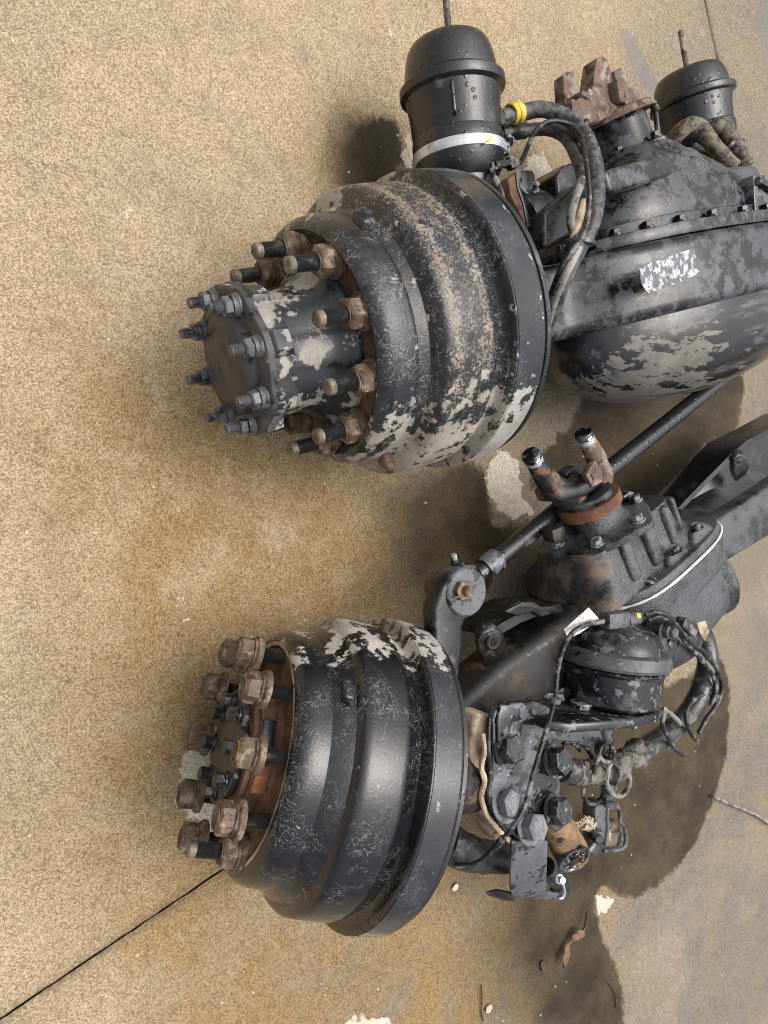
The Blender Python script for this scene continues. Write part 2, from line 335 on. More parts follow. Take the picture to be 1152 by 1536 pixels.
WET = [[(500, 200), (520, 178), (550, 172), (590, 176), (602, 200), (608, 232), (600, 262), (570, 320), (500, 320), (490, 250)],
       [(560, 740), (600, 700), (700, 690), (727, 700), (732, 740), (738, 775), (745, 790), (790, 782), (800, 800), (752, 835), (742, 862), (735, 885), (722, 905), (700, 925), (665, 955), (630, 960), (600, 900), (570, 830)],
       [(845, 750), (795, 735), (800, 690), (850, 640), (880, 590), (960, 560), (1060, 560), (1112, 545), (1118, 580), (1106, 640), (1090, 668), (1078, 690), (1058, 668), (1040, 690), (1022, 712), (1008, 730), (992, 735), (978, 760), (960, 775), (925, 750)],
       [(880, 1000), (1000, 1030), (1082, 985), (1094, 1020), (1095, 1080), (1088, 1140), (1072, 1200), (1045, 1260), (1015, 1305), (985, 1330), (955, 1345), (920, 1342), (902, 1333), (893, 1345), (896, 1375), (905, 1408), (922, 1440), (934, 1475), (938, 1520), (936, 1570), (780, 1570), (735, 1480), (720, 1400), (740, 1345), (700, 1300), (700, 1150)]]
PALE = [[(267, 904), (271, 903), (279, 928), (278, 936), (274, 928)], [(187, 321), (197, 314), (201, 319), (191, 326)], [(586, 45), (590, 42), (593, 50), (588, 52)], [(262, 1168), (275, 1140), (300, 1105), (325, 1080), (370, 1090), (380, 1230), (320, 1262), (300, 1232), (272, 1215)],
        [(735, 688), (750, 676), (768, 680), (780, 705), (784, 740), (806, 768), (772, 778), (748, 768), (735, 742), (729, 715)],
        [(778, 262), (795, 236), (812, 226), (828, 258), (838, 300), (836, 330), (812, 322), (788, 300)],
        [(612, 196), (604, 222), (610, 250), (622, 252), (618, 205)],
        [(520, 1532), (545, 1523), (578, 1526), (594, 1540), (590, 1580), (520, 1580)], [(893, 1345), (906, 1342), (920, 1352), (905, 1372), (897, 1372)]]
TAR = [[(466, 186), (472, 182), (476, 190), (471, 196)], [(492, 176), (503, 171), (510, 182), (503, 192), (494, 188)], [(445, 62), (458, 60), (462, 96), (455, 100)],
       [(925, 40), (948, 46), (990, 130), (980, 148), (958, 120)], [(1132, 10), (1152, 0), (1160, 80), (1148, 90)], [(10, 1354), (16, 1352), (17, 1358), (11, 1359)]]
GOLD = [((430, 1440), .34, .22), ((560, 1450), .30, .24), ((680, 1450), .22, .2), ((380, 1390), .2, .12), ((545, 240), .12, .09), ((790, 1400), .24, .2), ((930, 1180), .22, .2), ((270, 1180), .20, .16), ((230, 640), .22, .16), ((420, 800), .25, .14), ((300, 950), .2, .2), ((600, 860), .18, .14), ((950, 690), .14, .12)]  # golden stains; some spots add painted shade around and under the wheel ends
def slab(name, sx, sy):
    def axis(sgn):
        a = [.0016, .0042]; step = .012
        while a[-1] < 45:
            if a[-1] > 2.6: step *= 1.35
            a.append(a[-1]+step)
        return np.array(a)*sgn
    ua = axis(sx); va = axis(sy); nu, nv = len(ua), len(va)
    U, V = np.meshgrid(ua, va, indexing='ij')
    X = JO.x+U*E1.x+V*E2.x; Y = JO.y+U*E1.y+V*E2.y; Z = np.zeros_like(X)
    Z[0, :] = -.0022; Z[:, 0] = -.0022
    rg = np.random.RandomState(3+int(sx+2*sy)); U[0, :] += sx*np.clip(rg.normal(0, .0007, nv), -.0010, .002); V[:, 0] += sy*np.clip(rg.normal(0, .0007, nu), -.0010, .002)
    X = JO.x+U*E1.x+V*E2.x; Y = JO.y+U*E1.y+V*E2.y
    X2 = np.concatenate([X.ravel(), X[0, :], X[:, 0]]); Y2 = np.concatenate([Y.ravel(), Y[0, :], Y[:, 0]])
    Z2 = np.concatenate([Z.ravel(), np.full(nv, -.03), np.full(nu, -.03)])
    idx = np.arange(nu*nv).reshape(nu, nv)
    q = np.stack([idx[:-1, :-1], idx[1:, :-1], idx[1:, 1:], idx[:-1, 1:]], -1).reshape(-1, 4)
    s1 = nu*nv+np.arange(nv); s2 = nu*nv+nv+np.arange(nu)
    q1 = np.stack([idx[0, :-1], idx[0, 1:], s1[1:], s1[:-1]], -1); q2 = np.stack([idx[:-1, 0], idx[1:, 0], s2[1:], s2[:-1]], -1)
    F = np.concatenate([q, q1, q2])
    if sx*sy*den < 0: F[:len(q)] = F[:len(q), ::-1]
    me = bpy.data.meshes.new(name); n = len(X2); me.vertices.add(n); me.vertices.foreach_set('co', np.stack([X2, Y2, Z2], -1).ravel())
    me.loops.add(F.size); me.loops.foreach_set('vertex_index', F.ravel()); me.polygons.add(len(F))
    me.polygons.foreach_set('loop_start', np.arange(len(F))*4); me.update(calc_edges=True); me.validate()
    P = np.stack([X2, Y2], -1)
    def att(k, val):
        a = me.attributes.new(k, 'FLOAT', 'POINT'); a.data.foreach_set('value', val.astype(np.float32))
    near = (np.abs(P[:, 0]-1) < 3) & (np.abs(P[:, 1]) < 3)
    def field(polys):
        o = np.full(n, -.5)
        for p in polys: o[near] = np.maximum(o[near], sdf(P[near], px_poly(p)))
        return o
    att('wet', field(WET)); att('pale', field(PALE)); att('tar', field(TAR))
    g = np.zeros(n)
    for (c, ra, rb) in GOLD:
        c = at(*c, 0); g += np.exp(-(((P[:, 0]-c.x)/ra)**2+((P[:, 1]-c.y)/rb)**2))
    ud = np.minimum(np.abs(U), np.abs(V)).ravel(); att('joint', np.concatenate([np.exp(-(ud/.010)**1.2), np.ones(nv+nu)]))
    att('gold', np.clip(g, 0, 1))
    d = np.stack([P[:, 0], P[:, 1], np.full(n, -CAMH)], -1); wv = np.maximum(d@np.array(_f), .05)
    px = 576+FPX*(d@np.array(CR))/wv; py = 768-FPX*(d@np.array(CU))/wv
    ss = lambda a, b, x: (lambda t: t*t*(3-2*t))(np.clip((x-a)/(b-a), 0, 1))
    soft = np.where(py < 350, .05*ss(560, 500, px), np.where(py < 1000, .10*ss(705, 600, px), .16*ss(890, 760, px)))
    att('soft', soft)
    # the floor turns greyer and darker away from the viewer and to the right
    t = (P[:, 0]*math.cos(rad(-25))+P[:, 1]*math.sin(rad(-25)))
    att('grey_far', np.clip((t-.45)/.75, 0, 1))
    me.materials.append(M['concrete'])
    o = bpy.data.objects.new(name, me); COL.objects.link(o); o['kind'] = 'structure'; WM[o] = Matrix.Identity(4); return o
def concrete():
    N = NT('broomed_concrete'); o = N.n('TexCoord').outputs['Object']
    mp = N.n('Mapping', Vector=o); mp.inputs['Rotation'].default_value = (0, 0, -math.atan2(E2.y, E2.x)); P = mp.outputs[0]
    st = N.n('Mapping', Vector=P); st.inputs['Scale'].default_value = (.045, 1, 1)
    vg = N.n('TexVoronoi', Vector=o, Scale=520).outputs; grain = N.math('ADD', N.math('MULTIPLY', N.n('SeparateColor', Color=vg['Color']).outputs[0], .62), N.math('MULTIPLY', N.noise(o, 700, 1, .5), .38)); mid = N.noise(o, 60, 5, .65); big = N.noise(o, 3.2, 4, .55); broom = N.noise(st.outputs[0], 170, 4, .7); blot = N.noise(o, 9, 6, .65)
    v = N.math('ADD', N.math('MULTIPLY', grain, .60), N.math('ADD', N.math('MULTIPLY', mid, .24), N.math('MULTIPLY', broom, .10)))
    k = N.step(v, .20, .78)
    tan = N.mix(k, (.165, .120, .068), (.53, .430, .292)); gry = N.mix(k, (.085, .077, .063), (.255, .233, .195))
    grey_far = N.step(N.math('ADD', N.attr('grey_far'), N.math('MULTIPLY', N.math('SUBTRACT', big, .5), 1.2)), .15, .9)
    col = N.mix(grey_far, tan, gry)
    col = N.mix(N.math('MULTIPLY', N.step(blot, .44, .70), .55), col, N.mix(k, (.14, .105, .060), (.33, .265, .165)))
    col = N.mix(N.math('MULTIPLY', N.step(big, .5, .7), .25), col, N.mix(k, (.26, .20, .13), (.62, .52, .37)))
    wide = N.noise(o, 1.7, 5, .6, .8); col = N.mix(N.math('MULTIPLY', N.step(wide, .44, .66), .6), col, N.mix(k, (.125, .098, .058), (.40, .325, .215)))
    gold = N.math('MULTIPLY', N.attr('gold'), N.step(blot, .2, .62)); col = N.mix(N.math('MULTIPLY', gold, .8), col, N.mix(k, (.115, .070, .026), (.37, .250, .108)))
    edge = N.math('ADD', N.math('MULTIPLY', N.math('SUBTRACT', N.noise(o, 24, 8, .72), .5), .075), N.math('MULTIPLY', N.math('SUBTRACT', broom, .5), .02))
    pale = N.step(N.math('ADD', N.attr('pale'), edge), -.001, .003)
    col = N.mix(N.math('MULTIPLY', pale, .85), col, N.mix(k, (.36, .33, .26), (.80, .76, .64)))
    wet = N.math('MULTIPLY', N.step(N.math('ADD', N.attr('wet'), edge), N.math('SUBTRACT', -.006, N.attr('soft')), N.math('ADD', .012, N.attr('soft'))), N.math('SUBTRACT', 1, pale))
    wk = N.mixf(N.step(N.math('ADD', N.math('MULTIPLY', blot, .6), N.math('MULTIPLY', big, .4)), .36, .62), .10, .25)
    m = N.n('VectorMath', operation='SCALE'); N.set(m.inputs[0], N.mix(.65, col, N.mix(k, (.20, .14, .06), (.40, .30, .145)))); N.set(m.inputs['Scale'], wk)
    col = N.mix(wet, col, m.outputs[0])
    tar = N.step(N.math('ADD', N.attr('tar'), N.math('MULTIPLY', edge, .5)), -.004, .006); col = N.mix(N.math('MULTIPLY', tar, .55), col, (.16, .16, .17))
    jd = N.math('MULTIPLY', N.attr('joint'), N.step(mid, .35, .62)); col = N.mix(N.math('MULTIPLY', jd, .8), col, (.075, .066, .055))
    for vs_, rr_, th_, cc_, am in ((55, .16, .80, (.10, .085, .065), .6), (38, .12, .86, (.62, .57, .48), .6), (120, .20, .88, (.13, .105, .08), .5)):
        f2 = N.n('TexVoronoi', Vector=o, Scale=vs_).outputs; s2 = N.math('MULTIPLY', N.step(f2['Distance'], rr_, rr_*.5), N.math('GREATER_THAN', N.n('SeparateColor', Color=f2['Color']).outputs[1], th_)); col = N.mix(N.math('MULTIPLY', s2, am), col, cc_)
    fl = N.n('TexVoronoi', Vector=o, Scale=16).outputs; sp = N.math('MULTIPLY', N.step(fl['Distance'], .10, .05), N.math('GREATER_THAN', N.n('SeparateColor', Color=fl['Color']).outputs[0], .86))
    col = N.mix(N.math('MULTIPLY', sp, .5), col, (.07, .06, .05))
    hz = N.math('ADD', N.math('MULTIPLY', grain, .5), N.math('ADD', N.math('MULTIPLY', broom, .30), N.math('MULTIPLY', mid, .35)))
    N.set(N.b.inputs['Base Color'], col); N.set(N.b.inputs['Roughness'], N.mixf(wet, .88, .60)); N.set(N.b.inputs['Normal'], N.n('Bump', Height=hz, Strength=.22, Distance=.002).outputs[0])
    N.b.inputs['Specular IOR Level'].default_value = .2
    return N.m
M['concrete'] = concrete()
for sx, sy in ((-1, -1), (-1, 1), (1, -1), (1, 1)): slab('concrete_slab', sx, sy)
gm = NT('dark_earth'); gm.b.inputs['Base Color'].default_value = (.02, .018, .015, 1); gm.b.inputs['Roughness'].default_value = .95
gnd = build('ground', MB().add([(-60, -60, -.022), (60, -60, -.022), (60, 60, -.022), (-60, 60, -.022)], [(0, 1, 2, 3)]), gm.m); gnd['kind'] = 'structure'

# ---------------------------------------------------------------- wheel-end pieces used on both axles
def drum_prof(b0, b1):
    return [(.020, .150), (.010, .1535), (.003, .160), (0, .1660), (.0012, .1705), (.004, .1750), (.009, .1795), (.016, .1830), (.028, .1855), (.050, .1868), (.056, .1862), (.060, .1830), (.065, .1822), (.070, .186), (.0735, .199),
            (.0785, .2135), (.085, .2190), (.096, .2205), (.115, .2215), (b0-.036, .2225), (b0-.026, .2215), (b0-.019, .2150), (b0-.006, .2135), (b0-.002, .2185), (b0-.0008, .2265), (b0, .2358), (b0+.0012, .2372),
            (b1-.004, .2372), (b1-.001, .2360), (b1, .2330), (b1, .226), (b1-.006, .2235), (b1-.06, .212), (b1-.15, .205), (.03, .175), (.026, .150)]
def drum(root, fr, b0, b1, mat, bandmat, wfun, n=144, rfun=None):
    d = build('brake_drum', ring(drum_prof(b0, b1), n), mat, root, fr, 40, wfun, rfun)
    bd = build('machined_band', ring([(b0+.004, .2366), (b0+.004, .2381), (b1-.0055, .2381), (b1-.0055, .2366)], n), bandmat, d, fr, 40, wfun)
    return d
def polar(s, r, deg): a = rad(deg); return Vector((s, r*math.sin(a), r*math.cos(a)))
def flange_nut_mesh(name):
    m = lathe([(-.0, .0265), (.0035, .0270), (.0075, .0262), (.0095, .0235)], 28)
    m.join(lathe([(.0095, .0222), (.0125, .0218), (.0135, .0200)], 28)); m.join(hexa(.0225, .0120, .0335)); 
    m.join(ring([(.0335, .0115), (.0338, .0165), (.0355, .0160), (.0350, .0118)], 24)); return mesh_of(m, name, 30)
NUT_ME = flange_nut_mesh('lug_nut'); NUT_ME.materials.append(M['nut'])
def threaded(r, t0, t1, pitch=.0024, n=20):
    p = [(t0, r)]; t = t0+pitch
    while t < t1-.003: p += [(t, r), (t+pitch*.5, r*.88)]; t += pitch
    p += [(t1-.0025, r), (t1, r*.82)]; return lathe(p, n)
STUD_ME = mesh_of(threaded(.0112, -.012, .078), 'wheel_stud', 50); STUD_ME.materials.append(M['stud'])
TIP_ME = mesh_of(lathe([(.0690, .0114), (.0775, .0114), (.0792, .0095), (.0792, .0)], 20), 'stud_tip', 40); STUD2_ME = mesh_of(threaded(.0112, -.012, .056), 'wheel_stud', 50); STUD2_ME.materials.append(M['stud'])
TIP_ME.materials.append(M['stud_end'])
def outward(fr, s, r, deg, spin=0): return fr.M @ Matrix.Translation(polar(s, r, deg)) @ Matrix.Rotation(math.pi, 4, 'Z') @ Matrix.Rotation(rad(spin), 4, 'X')

# ================================================================ first axle (drive axle with the big rounded cover)
R1 = thing('drive_axle', 'long black drive axle with peeling paint, silver-clamped brake chamber and big round differential cover', 'truck axle', Frame((A1.O.x, A1.O.y, 0), 18.6).M)
B0, B1 = .1924, .2532
def ang(p): return math.degrees(math.atan2(p.y, p.z))
def bumpf(x, c, w): return math.exp(-((x-c)/w)**2)
def wear1(p):                                # the paint has come off the right flank and the left shoulder of this drum
    a = ang(p); w = 0
    if a < -18: w += .27*min(1, (-a-18)/36)*(1 if p.x > .05 else .5)
    if a > 62: w += .15*min(1, (a-62)/15)
    return w+.03*bumpf(p.x, .066, .012)
def rub1(p):
    a = ang(p); f = smoothstep(-48, -20, a)*.6+.4
    return f*(.18*bumpf(p.x, .096, .016)+.065*bumpf(p.x, .125, .03)+.16*bumpf(p.x, .158, .008)+.06*bumpf(p.x, .07, .01))-.02
dr1 = drum(R1, A1, B0, B1, M['drum_worn'], M['band'], wear1, 144, rub1)
for px, py, sc in ((545, 330, 1.0), (579, 690, .8)):
    p = A1.cyl(px, py, .205); a = math.atan2(p.y, p.z)
    Mx = Matrix.Translation(p) @ Matrix.Rotation(-a, 4, 'X')
    lug = box((0, 0, 0), (.022*sc, .030*sc, .016), None, .005, 3).xf(Mx); lug.join(lathe([(-.002, .009*sc), (.008, .008*sc), (.010, .005), (.010, 0)], 12, Mx @ mat_from((0, 0, .006), (0, 0, 1))))
    build('balance_lug', lug, M['rust'] if sc < 1 else M['drum_worn'], dr1, A1)
build('hub_flange', ring([(.0135, .070), (.0135, .118), (.0130, .120), (.0130, .1535), (.022, .1545), (.022, .070)], 96), M['rust'], R1, A1)
def lobes(t, a): return .93+.17*smoothstep(-.1, .45, math.cos(8*(a-rad(4)))) if t < -.086 else 1
hub = lathe([(.014, .121), (.006, .1195), (-.002, .112), (-.012, .102), (-.024, .0945), (-.045, .0895), (-.070, .0880), (-.078, .0885), (-.0865, .0900), (-.088, .0965), (-.112, .0990), (-.1155, .0965), (-.1155, 0)], 128, None, lobes)
hb = build('wheel_hub', hub, M['hub'], R1, A1, 32)
cap = lathe([(-.1157, .0), (-.1157, .1020), (-.117, .1030), (-.126, .1030), (-.1275, .1015), (-.1285, .0985), (-.1290, .0745), (-.131, .0725), (-.1355, .0700), (-.1400, .0655), (-.1425, .0580), (-.1440, .045), (-.1450, .02), (-.1452, 0)], 128, None, lambda t, a: 1+.035*smoothstep(-.2, .6, math.cos(8*(a-rad(4)))) if t > -.1288 else 1)
fl = build('axle_shaft_flange', cap, M['cap'], R1, A1, 28)
fb = lathe([(0, .0165), (.003, .0165), (.0045, .0150), (.010, .0140)], 20); fb.join(hexa(.0135, .010, .022)); fb.join(threaded(.0078, .020, .040, .0016, 14))
FB = mesh_of(fb, 'flange_bolt', 35); FB.materials.append(M['grey_nut'])
for k in range(8): put(FB, 'flange_bolt', fl, outward(A1, -.1285, .0885, 4+45*k, 13*k))
for k in range(10):
    a = 80.6-36*k
    s_ = put(STUD_ME, 'wheel_stud', R1, outward(A1, .0128, .143, a, 40*k)); put(TIP_ME, 'stud_tip', s_, outward(A1, .0128, .143, a))
    put(NUT_ME, 'lug_nut', s_, outward(A1, .0122, .143, a, 23*k))
build('dust_shield', ring([(B1+.002, .10), (B1+.002, .232), (B1+.004, .236), (B1+.012, .236), (B1+.013, .232), (B1+.010, .10)], 96), M['black'], R1, A1)
build('wheel_spindle', lathe([(.20, .09), (.30, .085), (.36, .075), (.40, .072), (.5, .072)], 48), M['housing'], R1, A1)

# housing: a pressed beam that swells into a ring, its front flange carries the gear carrier, its back is closed by a dome
XC, XA, ZA = .93, .44, .205
def ht(x):
    q = 1-((x-XC)/XA)**2; e = ZA*math.sqrt(q) if q > 0 else 0
    return math.sqrt(.066**2*.5+e*e) if e > .05 else max(.068, e)
def hsec(x, y0, y1, r=.022):
    h = ht(x); return [(x, y, z) for y, z in rrect(y0, y1, -h, h, r, 5)]
xs = [.30, .36, .42, .46]+[.48+.03*i for i in range(31)]+[1.42, 1.5, 1.62, 1.75]
secs = []
for x in xs:
    k = min(1, max(0, (x-.30)/.16)); secs.append(hsec(x, -.058-.016*k, .050+.010*k))
hs = build('axle_housing', loft(secs), M['housing'], R1, A1, 50)
dm = MB(); NU, NV = 72, 20                       # the dome
for j in range(NV+1):
    th = math.pi/2*j/NV
    for i in range(NU):
        a = 2*math.pi*i/NU; cx, cz = math.cos(a), math.sin(a); e = (math.sin(th))**.9
        dm.v.append(Vector((XC+(XA-.035)*cx*e, -.066-.185*max(0, math.cos(th))**.82, (ZA-.006)*cz*e)))
for j in range(NV):
    for i in range(NU): l = (i+1) % NU; dm.f.append((j*NU+i, j*NU+l, (j+1)*NU+l, (j+1)*NU+i))
def wdome(p):
    w = .10*smoothstep(.84, .70, p.x)*smoothstep(.50, .62, p.x)-.10*bumpf(p.x, .92, .15)*smoothstep(-.10, -.15, p.y)+.03*smoothstep(.95, 1.15, p.x)+.12*smoothstep(-.20, -.245, p.y)-.10*smoothstep(.62, .5, p.x)
    return w-.13*smoothstep(-.15, -.09, p.y)
build('differential_cover', dm, M['dome'], hs, A1, 60, wdome)
def ell(k, n=64, x0=XC): return [(x0+(XA-.05)*k*math.cos(2*math.pi*i/n), (ZA-.0)*k*math.sin(2*math.pi*i/n)) for i in range(n)]
XZ = Matrix(((1, 0, 0, 0), (0, 0, 1, 0), (0, 1, 0, 0), (0, 0, 0, 1)))      # xy outline -> xz outline, extrusion along y
def pp(fr, pts, h): return [fr.at(px, py, h) for px, py in pts]
def pprism(fr, pts, h1, th, bv=.003): return prism([(p.x, p.y) for p in pp(fr, pts, h1)], h1-th, h1, None, bv)
def dots(o, me, spots, name='bolt', par=None):
    for Mx in spots: put(me, name, o, Mx)
def hexbolt(r, h, name, mat, washer=True, mark=False):
    m = MB(); t = 0
    if washer: m.join(lathe([(0, r*1.34), (.0016, r*1.38), (.0034, r*1.34)], 28)); t = .0034
    m.join(lathe([(t, r*.95), (t+.002, r*.95)], 24)); m.join(hexa(r*1.08, t+.001, t+h, .12)); m.join(lathe([(t+h-.0005, r*.80), (t+h+.0006, r*.78), (t+h+.0006, 0)], 24))
    if mark:
        for k in (0, 60, 120, 205, 270):
            a = rad(k); m.join(box((t+h+.0006, r*.5*math.cos(a), r*.5*math.sin(a)), (.0012, .0022, r*.42), Matrix.Translation((t+h+.0006, r*.5*math.cos(a), r*.5*math.sin(a))) @ Matrix.Rotation(-a+math.pi/2, 4, 'X') @ Matrix.Translation((-(t+h+.0006), -r*.5*math.cos(a), -r*.5*math.sin(a))), 0))
    me = mesh_of(m, name, 32); me.materials.append(mat); return me
SMALL = hexbolt(.0095, .010, 'bolt', M['housing']); SMALLB = hexbolt(.010, .010, 'bolt', M['bolt'])

# --- gear carrier of the first axle
car = MB(); cs = []
for y, cx, sx, sz, zc in ((.0615, .93, .385, .192, 0), (.085, .93, .385, .192, 0)):
    cs.append([(cx+sx*math.copysign(abs(math.cos(a))**.9, math.cos(a)), y, zc+sz*math.copysign(abs(math.sin(a))**.9, math.sin(a))) for a in [2*math.pi*i/72 for i in range(72)]])
cf = build('carrier_flange', bevel(loft(cs), .003), M['housing'], R1, A1)
cs = []
for y, cx, sx, sz, e in ((.086, .93, .345, .165, .8), (.104, .925, .330, .160, .75), (.108, .922, .300, .150, .75), (.135, .91, .285, .150, .7), (.175, .885, .225, .140, .7), (.21, .86, .175, .128, .75), (.240, .846, .118, .108, .9), (.258, .84, .096, .096, 1)):
    cs.append([(cx+sx*math.copysign(abs(math.cos(a))**e, math.cos(a)), y, sz*math.copysign(abs(math.sin(a))**e, math.sin(a))) for a in [2*math.pi*i/72 for i in range(72)]])
carr = build('gear_carrier', loft(cs), M['housing'], R1, A1, 40)
# bosses, ribs and the flat block cast on the carrier
blk = bevel(pprism(A1, [(1003, 300), (1012, 262), (1050, 250), (1135, 246), (1165, 300), (1165, 318), (1060, 326)], .128, .11, 0), .010, 3)
build('bearing_block', blk, M['housing'], carr, A1)
build('side_rib', bevel(pprism(A1, [(816, 318), (838, 300), (872, 272), (880, 300), (868, 345), (818, 372)], .085, .09, 0), .006, 3), M['arm'], carr, A1)
build('side_boss', bevel(pprism(A1, [(833, 262), (846, 247), (872, 240), (880, 268), (872, 290), (838, 300)], .035, .07, 0), .006, 3), M['arm'], carr, A1)
build('flat_pad', bevel(pprism(A1, [(905, 255), (960, 240), (1000, 226), (1052, 232), (1052, 252), (1010, 262), (960, 278), (915, 290)], .135, .05, 0), .009, 3), M['housing'], carr, A1)
build('oval_cover', lathe([(-.01, .045), (.006, .045), (.009, .041), (.011, .02), (.011, 0)], 40, mat_from(A1.at(1040, 255, .128), (0, .25, 1))), M['cast'], carr, A1)
px_, pd = Vector((.870, .085, 0)), Vector((-.20, 1, 0)).normalized()
def PIN(y): return px_+pd*((y-.085)/pd.y)
PM = mat_from(PIN(.085), pd)
def pt(y): return (y-.085)/pd.y
cg = lathe([(pt(.248), .084), (pt(.250), .0875), (pt(.264), .0875), (pt(.266), .085), (pt(.2665), .0675), (pt(.274), .0645), (pt(.32), .0625), (pt(.332), .0600), (pt(.332), 0)], 72, None, lambda t, a: 1+.10*max(0, math.cos(6*a))**3 if t < pt(.2662) else 1)
cage = build('pinion_cage', cg, M['housing'], R1, A1 if False else None) if False else build('pinion_cage', cg.xf(PM), M['housing'], R1, A1, 35)
for k in range(6): put(SMALL, 'bolt', cage, A1.M @ PM @ Matrix.Translation((pt(.266), .079*math.sin(rad(60*k)), .079*math.cos(rad(60*k)))))
for a in range(20, 175, 14):
    e = rad(a); q = Vector((.93+.366*math.copysign(abs(math.cos(e))**.9, math.cos(e)), .085, .176*abs(math.sin(e))**.9))
    put(SMALL, 'bolt', cf, A1.M @ mat_from(q, (0, 1, 0)))
build('dust_deflector', ring([(pt(.334), .040), (pt(.334), .072), (pt(.327), .083), (pt(.329), .0845), (pt(.339), .080), (pt(.343), .072), (pt(.343), .040)], 72).xf(PM), M['rust_pale'], R1, A1)
yk = lathe([(pt(.33), .045), (pt(.345), .055), (pt(.362), .057), (pt(.372), .050), (pt(.372), .026), (pt(.355), .022), (pt(.355), 0)], 48).xf(PM)
yo = build('drive_yoke', yk, M['rust_pale'], R1, A1)
def yprong(pts, h0, h1, nm='yoke_prong', bv=.004): build(nm, bevel(pprism(A1, pts, h1, h1-h0, 0), bv, 2), M['rust_pale'], yo, A1)
yprong([(853, 188), (848, 160), (846, 130), (845, 112), (853, 106), (861, 106), (866, 118), (868, 136), (874, 144), (880, 150), (876, 176), (864, 186)], -.004, .022)
yprong([(880, 176), (884, 150), (888, 134), (891, 118), (894, 96), (896, 86), (906, 83), (912, 90), (917, 104), (921, 122), (928, 140), (936, 158), (930, 168), (905, 174)], -.002, .034)
yprong([(856, 190), (858, 170), (864, 152), (872, 141), (884, 138), (898, 142), (914, 148), (930, 160), (936, 168), (900, 182)], -.002, .046, 'yoke_body', .008)
yprong([(872, 141), (874, 134), (880, 137), (886, 131), (890, 140), (884, 148)], -.01, .052, 'seized_bolt', .002)
for q, h in (([(921, 106), (933, 100), (940, 114), (944, 132), (928, 134)], .040), ([(925, 118), (937, 115), (946, 142), (943, 157), (930, 150)], .056), ([(946, 136), (954, 131), (960, 150), (949, 162)], .030), ([(857, 150), (862, 146), (866, 166), (860, 172)], .048)):
    yprong(q, h-.03, h, 'yoke_tab', .003)
build('worn_sticker', slab_poly([A1.at(px, py, .207)+Vector((0, 0, 0)) for px, py in ((959, 402), (985, 391), (1040, 372), (1046, 388), (1042, 400), (1049, 407), (1040, 415), (1003, 430), (972, 440), (962, 425))], .001, 0), M['sticker'], hs, A1)

# --- spring brake chambers
def chamber(root, fr, c0, c1, R, mat, name='brake_chamber', dome=True, rod=.16, rodoff=(-.012, 0)):
    """c0 bottom centre, c1 crown centre, R radius of the pressed rim"""
    c0, c1 = Vector(c0), Vector(c1); L = (c1-c0).length; Mx = mat_from(c0, c1-c0)
    k = L/.215
    prof = [(0, .058), (.004*k, .064), (.018*k, R*.80), (.040*k, R*.86), (.046*k, R*.87), (.066*k, R*.87), (.071*k, R*.84), (.11*k, R*.86), (.133*k, R*.90), (.137*k, R*.985), (.141*k, R), (.150*k, R*.995), (.154*k, R*.94),
            (.157*k, R*.875), (.170*k, R*.865), (.188*k, R*.825), (.202*k, R*.775), (.210*k, R*.715), (.2145*k, R*.63), (.2165*k, R*.5), (.217*k, R*.3), (.2172*k, 0)]
    ch = build(name, lathe(prof, 72).xf(Mx), mat, root, fr, 28)
    return ch, Mx, k
c10, c11 = Vector((.405, .232, -.035)), Vector((.432, .470, -.03))
ch1, CM, ck = chamber(R1, A1, c10, c11, .094, M['black'])
L1 = (c11-c10).length
clampP = ring([(.036*ck, .0780), (.0365*ck, .0830), (.040*ck, .0842), (.048*ck, .0842), (.0515*ck, .0830), (.052*ck, .0780)], 72).xf(CM)
cl = build('clamp_ring', clampP, M['silver'], ch1, A1)
build('clamp_bolt', tube([A1.at(741, 214, .02), A1.at(768, 210, .02)], .0065, 10, smooth=False).join(box(A1.at(738, 216, .02), (.028, .022, .03), None, .003)).join(hexa(.012, 0, .012, .12, mat_from(A1.at(757, 212, .02), (1, .1, 0)))).join(box(A1.at(752, 226, .015), (.022, .022, .028), None, .004)), M['bolt'], cl, A1)
build('paint_tab', slab_poly([A1.at(*q, .055) for q in ((727, 216), (739, 203), (741, 205), (733, 216))], .002, 0), M['yellow'], cl, A1)
rd = lathe([(L1-.008, .0062)]+[(L1-.006+.0016*i+(.0008 if j else 0), .0062 if j else .0054) for i in range(110) for j in (0, 1)]+[(L1+.172, .0052), (L1+.172, 0)], 14)
ro_ = CM @ Matrix.Translation((0, .0, 0)) @ Matrix.Rotation(rad(-1.5), 4, 'Z'); build('release_bolt', rd.xf(ro_), M['thread'], ch1, A1, 60)
for a_ in (-42,):               # pressed ribs of the body
    b = box((.105*ck, 0, .083), (.055*ck, .007, .016), None, .003, 2, .8).xf(CM @ Matrix.Rotation(rad(a_), 4, 'X')); build('rib', b, M['black'], ch1, A1)
ft = box((0, 0, 0), (.026, .028, .028), None, .003).xf(mat_from(A1.at(742, 180, .01), (1, .12, .1)))
ft.join(lathe([(.0, .011), (.018, .011), (.018, .0085), (.03, .0085)], 20, mat_from(A1.at(748, 178, .012), (1, .12, .1))))
build('port_fitting', ft, M['black'], ch1, A1)
c20, c21 = Vector((1.175, .265, -.03)), Vector((1.168, .455, -.03))
ch2, CM2, ck2 = chamber(R1, A1, c20, c21, .094, M['black'], 'brake_chamber')
L2 = (c21-c20).length
build('release_bolt', lathe([(L2-.01, .0058), (L2+.088, .0058), (L2+.089, .004), (L2+.089, 0)], 12, CM2), M['rust_pale'], ch2, A1)
